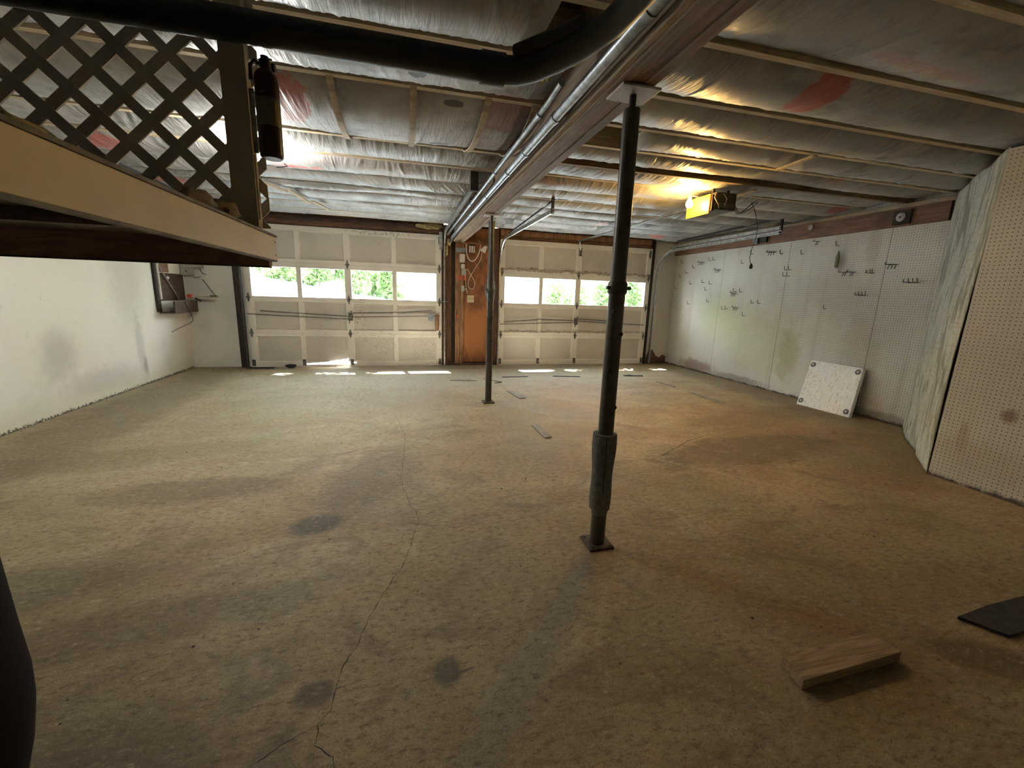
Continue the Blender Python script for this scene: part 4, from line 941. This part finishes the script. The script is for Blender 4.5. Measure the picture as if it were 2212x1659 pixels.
for (x, y, z, l) in [(4.62, 2.72, 2.19, 'large curled wire hook at the top of the mildewed sheet'), (4.80, 2.86, 2.16, 'smaller curled wire hook nearer the pegboard corner')]:
    pts = [(x-.03+.035*math.cos(a), y-.03, z+.035*math.sin(a)) for a in np.linspace(PI*.95, 2.3*PI, 14)]
    o = MB().tube(pts, .003, 8).build('wire_hook', M['hook'], smooth=True); tag(o, l, 'hook')

# ------------------------------------------------------------------ white foam board leaning on the right wall
t = thing('foam_board', 'bright white foam board with four corner washers leaning on the pegboard', 'foam board', (4.8, 3.75, 0))
A = Vector((4.73,4.05,.004)); B = Vector((4.775,3.433,.004)); TL = Vector((4.93,4.12,.545)); TR = Vector((4.94,3.50,.545))
ux = (B-A); n_ = ux.cross(TL-A).normalized()
if n_.x > 0: n_ = -n_
back = -n_*.05
mb = MB(); mb.prism([A, B, TR, TL], back); bd = mb.build('panel', M['styro'], t, bevel=.004)
for (u, v) in ((.07,.10),(.93,.10),(.07,.91),(.93,.91)):
    p = (A*(1-u)+B*u)*(1-v)+(TL*(1-u)+TR*u)*v
    q = n_.to_track_quat('Z', 'Y').to_matrix()
    for (nm, prof, mt) in (('washer', [(.028,0),(.030,.003),(.024,.006),(.018,.004)], M['hinge']), ('screw_cap', [(.013,.004),(.013,.009),(.006,.011)], M['white_plastic'])):
        mm = MB().lathe((0,0,0), prof, 22); mm.v = [tuple(p + n_*.001 + q @ Vector(c)) for c in mm.v]
        w = mm.build(nm, mt, bd if nm == 'washer' else bd, smooth=True)

# ------------------------------------------------------------------ floor bits
def crack(pts, w, seed):
    P = [Vector((x, y, 0)) for x, y in pts]; out = []
    for a, b_ in zip(P[:-1], P[1:]):
        n = max(2, int((b_-a).length/.012))
        for i in range(n):
            p = a.lerp(b_, i/n); d = (b_-a).normalized(); nn = Vector((-d.y, d.x, 0))
            out.append(p + nn*(.010*mnoise.noise(p*14+Vector((seed, 0, 0)))+.005*mnoise.noise(p*50+Vector((0, seed, 0)))))
    mb = MB(); V = []
    for i, p in enumerate(out):
        d = (out[min(i+1, len(out)-1)]-out[max(i-1, 0)]).normalized(); nn = Vector((-d.y, d.x, 0)); ww = w*(.35+.9*abs(mnoise.noise(p*30)+.3))
        V += [tuple(p+nn*ww+Vector((0,0,.0006))), tuple(p-nn*ww+Vector((0,0,.0006)))]
    mb.add(V, [(2*i, 2*i+1, 2*i+3, 2*i+2) for i in range(len(out)-1)])
    o = mb.build('crack', M['crack'], floor); return o
crack([(-.12,4.34),(-.01,3.59),(-.02,3.1),(-.04,2.65),(.01,2.35),(.06,2.16),(.01,1.9),(-.03,1.76),(-.12,1.54),(-.15,1.45),(-.21,1.27),(-.23,1.19),(-.23,1.11),(-.26,1.07),(-.26,1.01),(-.2,.97),(-.19,.9)], .0016, 1.1)
crack([(.06,2.17),(.26,2.29),(.52,2.30),(.77,2.35),(.98,2.38),(1.16,2.41)], .0016, 2.1)
crack([(-.26,1.06),(-.31,1.05),(-.35,1.03),(-.42,.98)], .0014, 3.1)
crack([(-.23,1.17),(-.18,1.18),(-.13,1.20)], .0014, 4.1)
crack([(0,2.12),(.26,2.03),(.54,2.04),(.80,2.09)], .0012, 5.1)
crack([(1.97,2.76),(2.46,3.07),(2.73,3.16),(2.92,2.98)], .004, 6.1)
crack([(1.2,4.9),(1.7,4.75),(2.1,4.3),(2.3,3.9)], .003, 7.1)
crack([(-1.9,4.9),(-1.2,5.2),(-.6,5.05)], .003, 8.1)
def chip(name, poly, h, mat, label, cat, z=.001, group=None):
    o = MB().prism([(x, y, z) for x, y in poly], (0,0,h)).build(name, mat, bevel=.001); return tag(o, label, cat, group)
# 2x4 offcut
t = MB().prism([(1.215,.848,.002),(1.662,.862,.002),(1.650,.955,.002),(1.235,.945,.002)], (0,0,.038)).build('lumber_offcut', M['block'], bevel=.002)
tag(t, 'short cut of two by four lumber lying on the floor at the lower right', 'lumber')
chip('rubber_mat', [(2.13,.965),(2.205,.85),(2.9,.87),(2.9,1.0),(2.35,.985)], .012, M['rubber'], 'black rubber sheet lying at the right edge of the floor', 'mat')
chip('wood_shim', [(1.165,3.68),(1.235,3.70),(1.245,3.33),(1.175,3.31)], .008, M['shim'], 'grey wooden shim on the floor midway to the far post', 'shim')
chip('wood_shim', [(1.27,5.15),(1.34,5.14),(1.42,4.76),(1.34,4.72)], .008, M['shim'], 'pale wood shim on the floor right of the far post', 'shim')
chip('rubber_strip', [(3.74,4.80),(3.82,4.72),(3.80,4.22),(3.73,4.18),(3.72,4.40)], .007, M['shim'], 'grey brown strip on the floor nearest the pegboard', 'strip')
chip('rubber_strip', [(3.70,5.53),(3.75,5.5),(3.78,5.14),(3.72,5.13)], .006, M['shim'], 'thin dark strip on the floor beyond the nearest strip', 'strip')
chip('rubber_strip', [(1.43,6.10),(1.83,6.10),(1.83,6.07),(1.43,6.06)], .006, M['rubber'], 'black strip on the floor in front of the right door, leftmost', 'strip')
chip('rubber_strip', [(2.24,6.10),(2.66,6.03),(2.65,5.98),(2.24,6.06)], .006, M['rubber'], 'long black strip on the floor left of the near post', 'strip')
chip('rubber_strip', [(3.42,6.03),(3.56,6.08),(3.6,6.02),(3.74,6.01),(3.74,5.95),(3.44,5.98)], .010, M['rubber'], 'crumpled black strip on the floor right of the near post', 'strip')
chip('rubber_strip', [(3.05,6.02),(3.2,6.05),(3.2,6.0),(3.06,5.97)], .008, M['rubber'], 'short black strip half hidden behind the near post', 'strip')
chip('scrap', [(.62,5.9),(.85,5.95),(1.0,5.83),(.8,5.85)], .006, M['shim'], 'pale flake of debris on the floor left of the far post', 'debris')
o = MB().tube([(1.12,5.98,.004),(1.33,5.70,.004),(1.22,5.66,.004)], .004, 6).build('bent_wire', M['blackmetal']); tag(o, 'bent dark wire on the floor by the far post', 'wire')
o = lump('black_clip', (-1.72,7.1,.03), (.07,.05,.028), M['rubber'], 3.9, amp=.6); tag(o, 'crumpled black thing on the floor at the foot of the left door', 'debris')
o = MB().box((-2.28,7.06,.001), (-1.95,7.10,.018)).build('black_bar', M['rubber']); tag(o, 'black bar on the floor at the left door track', 'bar')
# scattered grit: uncountable
mb = MB()
def bit(x, y, s):
    a = random.random()*6.28; h = s*random.uniform(.25,.6); r = [s*random.uniform(.5,1.1) for _ in range(4)]
    P = [(x+r[k]*math.cos(a+k*PI/2), y+r[k]*math.sin(a+k*PI/2), .0002) for k in range(4)]; mb.add(P+[(x, y, h+.0003)], [(3,2,1,0),(0,1,4),(1,2,4),(2,3,4),(3,0,4)])
for _ in range(420): bit(random.gauss(.98,.09), random.gauss(.82,.09), random.uniform(.0015,.005))
for _ in range(300): bit(random.gauss(1.45,.28), random.gauss(1.10,.12), random.uniform(.0012,.004))
for _ in range(260): bit(random.gauss(.8,.45), random.gauss(.95,.2), random.uniform(.001,.0035))
for _ in range(700): bit(random.uniform(-2.6,4.6), random.uniform(1,6.9), random.uniform(.002,.005))
tag(mb.build('grit', M['crumb']), 'pale grit scattered over the concrete floor', 'grit', kind='stuff')
mb = MB()
for _ in range(160): bit(random.uniform(-2.7,4.7), random.uniform(1,6.9), random.uniform(.004,.011))
for _ in range(180): bit(random.uniform(-2.9,-2.2) if random.random() < .5 else random.uniform(-2.3,4.6), random.uniform(6.75,7.1), random.uniform(.004,.012))
tag(mb.build('leaf_litter', M['rust_plate']), 'dark leaf bits scattered over the floor and along the doors', 'leaf litter', kind='stuff')

# dark bin at the left edge
t = thing('dark_bin', 'dark rounded bin at the lower left edge of the picture', 'bin', (-.883, .702, 0))
MB().lathe((-.883, .702, 0), [(.16,.004),(.175,.03),(.188,.15),(.214,.30),(.236,.39),(.247,.46),(.250,.52),(.246,.62),(.243,.74),(.238,.80)], 48).build('body', M['dark_bin'], t, smooth=True)
MB().lathe((-.883, .702, .80), [(.246,0),(.250,.01),(.246,.03),(.19,.05)], 48).build('rim', M['dark_bin'], t, smooth=True)

# ------------------------------------------------------------------ outside
def ghz(x, y):
    z14 = 1.03+max(0, -x-.9)*.165 if x < -.9 else max(.55, 1.03-.10*(x+.9))
    z14 = min(z14, 2.6)
    return -.03+z14*max(0, min(1.0, (y-8.2)/5.8))
def gfn(u, v):
    x = -14+34*u; y = YD+.17+22*v**1.3; return (x, y, ghz(x, y))
S('ground_outside', MB().grid(gfn, 60, 50), M['drive'], smooth=True)
def foliage(mb_name, centers, count, size, mat, parent, seed):
    r = np.random.default_rng(seed); V = []; F = []
    cs = np.array([c[:3] for c in centers]); rs = np.array([c[3] for c in centers]); w = rs**2; idx = r.choice(len(cs), count, p=w/w.sum())
    d = r.normal(size=(count,3)); d /= np.linalg.norm(d, axis=1)[:,None]; rad = r.uniform(.55, 1.05, size=count)
    P = cs[idx]+d*(rs[idx]*rad)[:,None]
    a = r.normal(size=(count,3)); a /= np.linalg.norm(a, axis=1)[:,None]; b_ = np.cross(a, r.normal(size=(count,3))); b_ /= np.linalg.norm(b_, axis=1)[:,None]
    s = r.uniform(.6, 1.3, size=count)*size
    for p, q, w_, k in zip(P, a, b_, s):
        n0 = len(V); V += [tuple(p-q*k), tuple(p+w_*k*.45), tuple(p+q*k), tuple(p-w_*k*.45)]; F.append((n0, n0+1, n0+2, n0+3))
    mb = MB(); mb.add(V, F)
    me = bpy.data.meshes.new(mb_name); o0 = wloc(parent) if parent else Vector((0,0,0))
    me.from_pydata([(v[0]-o0.x, v[1]-o0.y, v[2]-o0.z) for v in mb.v], [], mb.f); me.materials.append(mat)
    return link(bpy.data.objects.new(mb_name, me), parent)
def shrub(x, y, h, w, mat, label, seed):
    z = ghz(x, y)-.05; t = thing('shrub', label, 'shrub', (x, y, z), 'shrubs beyond the driveway'); r = random.Random(seed)
    cs = [(x+r.uniform(-w, w), y+r.uniform(-.3,.3), z+r.uniform(.1, h), r.uniform(.24,.34)) for _ in range(14)]
    foliage('foliage', cs, 3200, .075, mat, t, seed)
    MB().tube([(x,y,z-.05),(x+.05,y,z+h*.6)], [.04,.015], 8).build('stem', M['bark'], t)
L0 = [(-4.35,16.4),(-3.2,16.3),(-2.05,16.4),(-.9,16.6)]
names = ['leafy green shrub seen through the left door windows, %s from the left', 'leafy green shrub seen through the right door windows, %s from the left']
L1 = [(-7.3,15.3),(-6.1,15.2),(-4.9,15.0),(-3.75,15.1),(-2.6,15.0),(-1.45,15.1),(-.35,15.3)]
for k, (x, y) in enumerate(L1): shrub(x, y, 1.3, .28, M['leaf2'] if k % 2 else M['leaf'], names[0] % ordn(k), 30+k)
for k, (x, y) in enumerate(L0): shrub(x, y, 2.2, .3, M['leaf'], 'tall shrub in the back row behind the left windows, %s from the left' % ordn(k), 130+k)
R1 = [(5.6,15.6),(6.3,14.9),(7.45,15.2),(8.6,15.0),(9.75,15.3),(10.9,15.1),(12.05,15.3)]
for k, (x, y) in enumerate(R1): shrub(x, y, 1.5, .28, M['leaf'] if k % 2 else M['leaf2'], names[1] % ordn(k), 60+k)
def tree(x, y, h, r0_, label, seed, crown=True, mat=None):
    z = ghz(x, y)-.1; t = thing('tree', label, 'tree', (x, y, z), 'trees beyond the driveway'); r = random.Random(seed)
    MB().tube([(x,y,z-.1),(x+.1,y,z+h*.35),(x-.05,y,z+h*.7),(x+.1,y,z+h)], [r0_, r0_*.8, r0_*.6, r0_*.3], 12).build('trunk', M['bark'], t, smooth=True)
    if crown:
        cs = [(x+r.uniform(-.7,.7), y+r.uniform(-.5,.5), z+h*r.uniform(.25,.9), r.uniform(.4,.6)) for _ in range(16)]
        foliage('crown', cs, 2600, .10, mat or M['leaf2'], t, seed)
for k, (x, y, h, l) in enumerate([(-3.9,18.9,6,'pale trunked tree behind the shrubs at the second left window'), (-1.3,18.9,6,'slim pale trunked tree seen in the third left window'), (7.6,18.5,6,'pale trunked tree at the middle of the right door windows'), (10.4,18.6,6.5,'tree seen just left of the near post through the windows'), (13.2,18.8,6.5,'tree seen at the rightmost window')]):
    tree(x, y, h, .10, l, 90+k, True, M['leaf2'] if k % 2 else M['leaf'])

def shade_tree(tx, ty, cs, label, seed):  # out-of-view trees added in the sun's path to shade the outer windows
    z = ghz(tx, ty)-.1; t = thing('tree', label, 'tree', (tx, ty, z), 'unseen trees shading the door windows')
    c0 = cs[len(cs)//2]
    MB().tube([(tx,ty,z-.1),(tx+.1,ty,z+2.5),((tx+c0[0])/2,ty-.1,4.2),(c0[0],c0[1],c0[2])], [.14,.11,.07,.03], 12).build('trunk', M['bark'], t, smooth=True)
    foliage('crown', cs, 2600, .11, M['leaf'], t, seed)
shade_tree(-5.6, 9.6, [(-4.2,9.3,5.2,.7),(-3.2,9.2,5.5,.62),(-2.3,9.0,5.1,.55),(-1.5,9.2,5.5,.5),(-4.9,9.5,5.8,.8)], 'unseen leafy tree added to shade the left door windows', 201)
shade_tree(8.2, 9.8, [(6.0,9.3,5.4,.8),(5.0,9.2,5.1,.7),(4.0,9.1,5.5,.7),(3.0,9.2,5.2,.6),(2.1,9.2,5.5,.4)], 'unseen leafy tree added to shade the right door windows', 202)
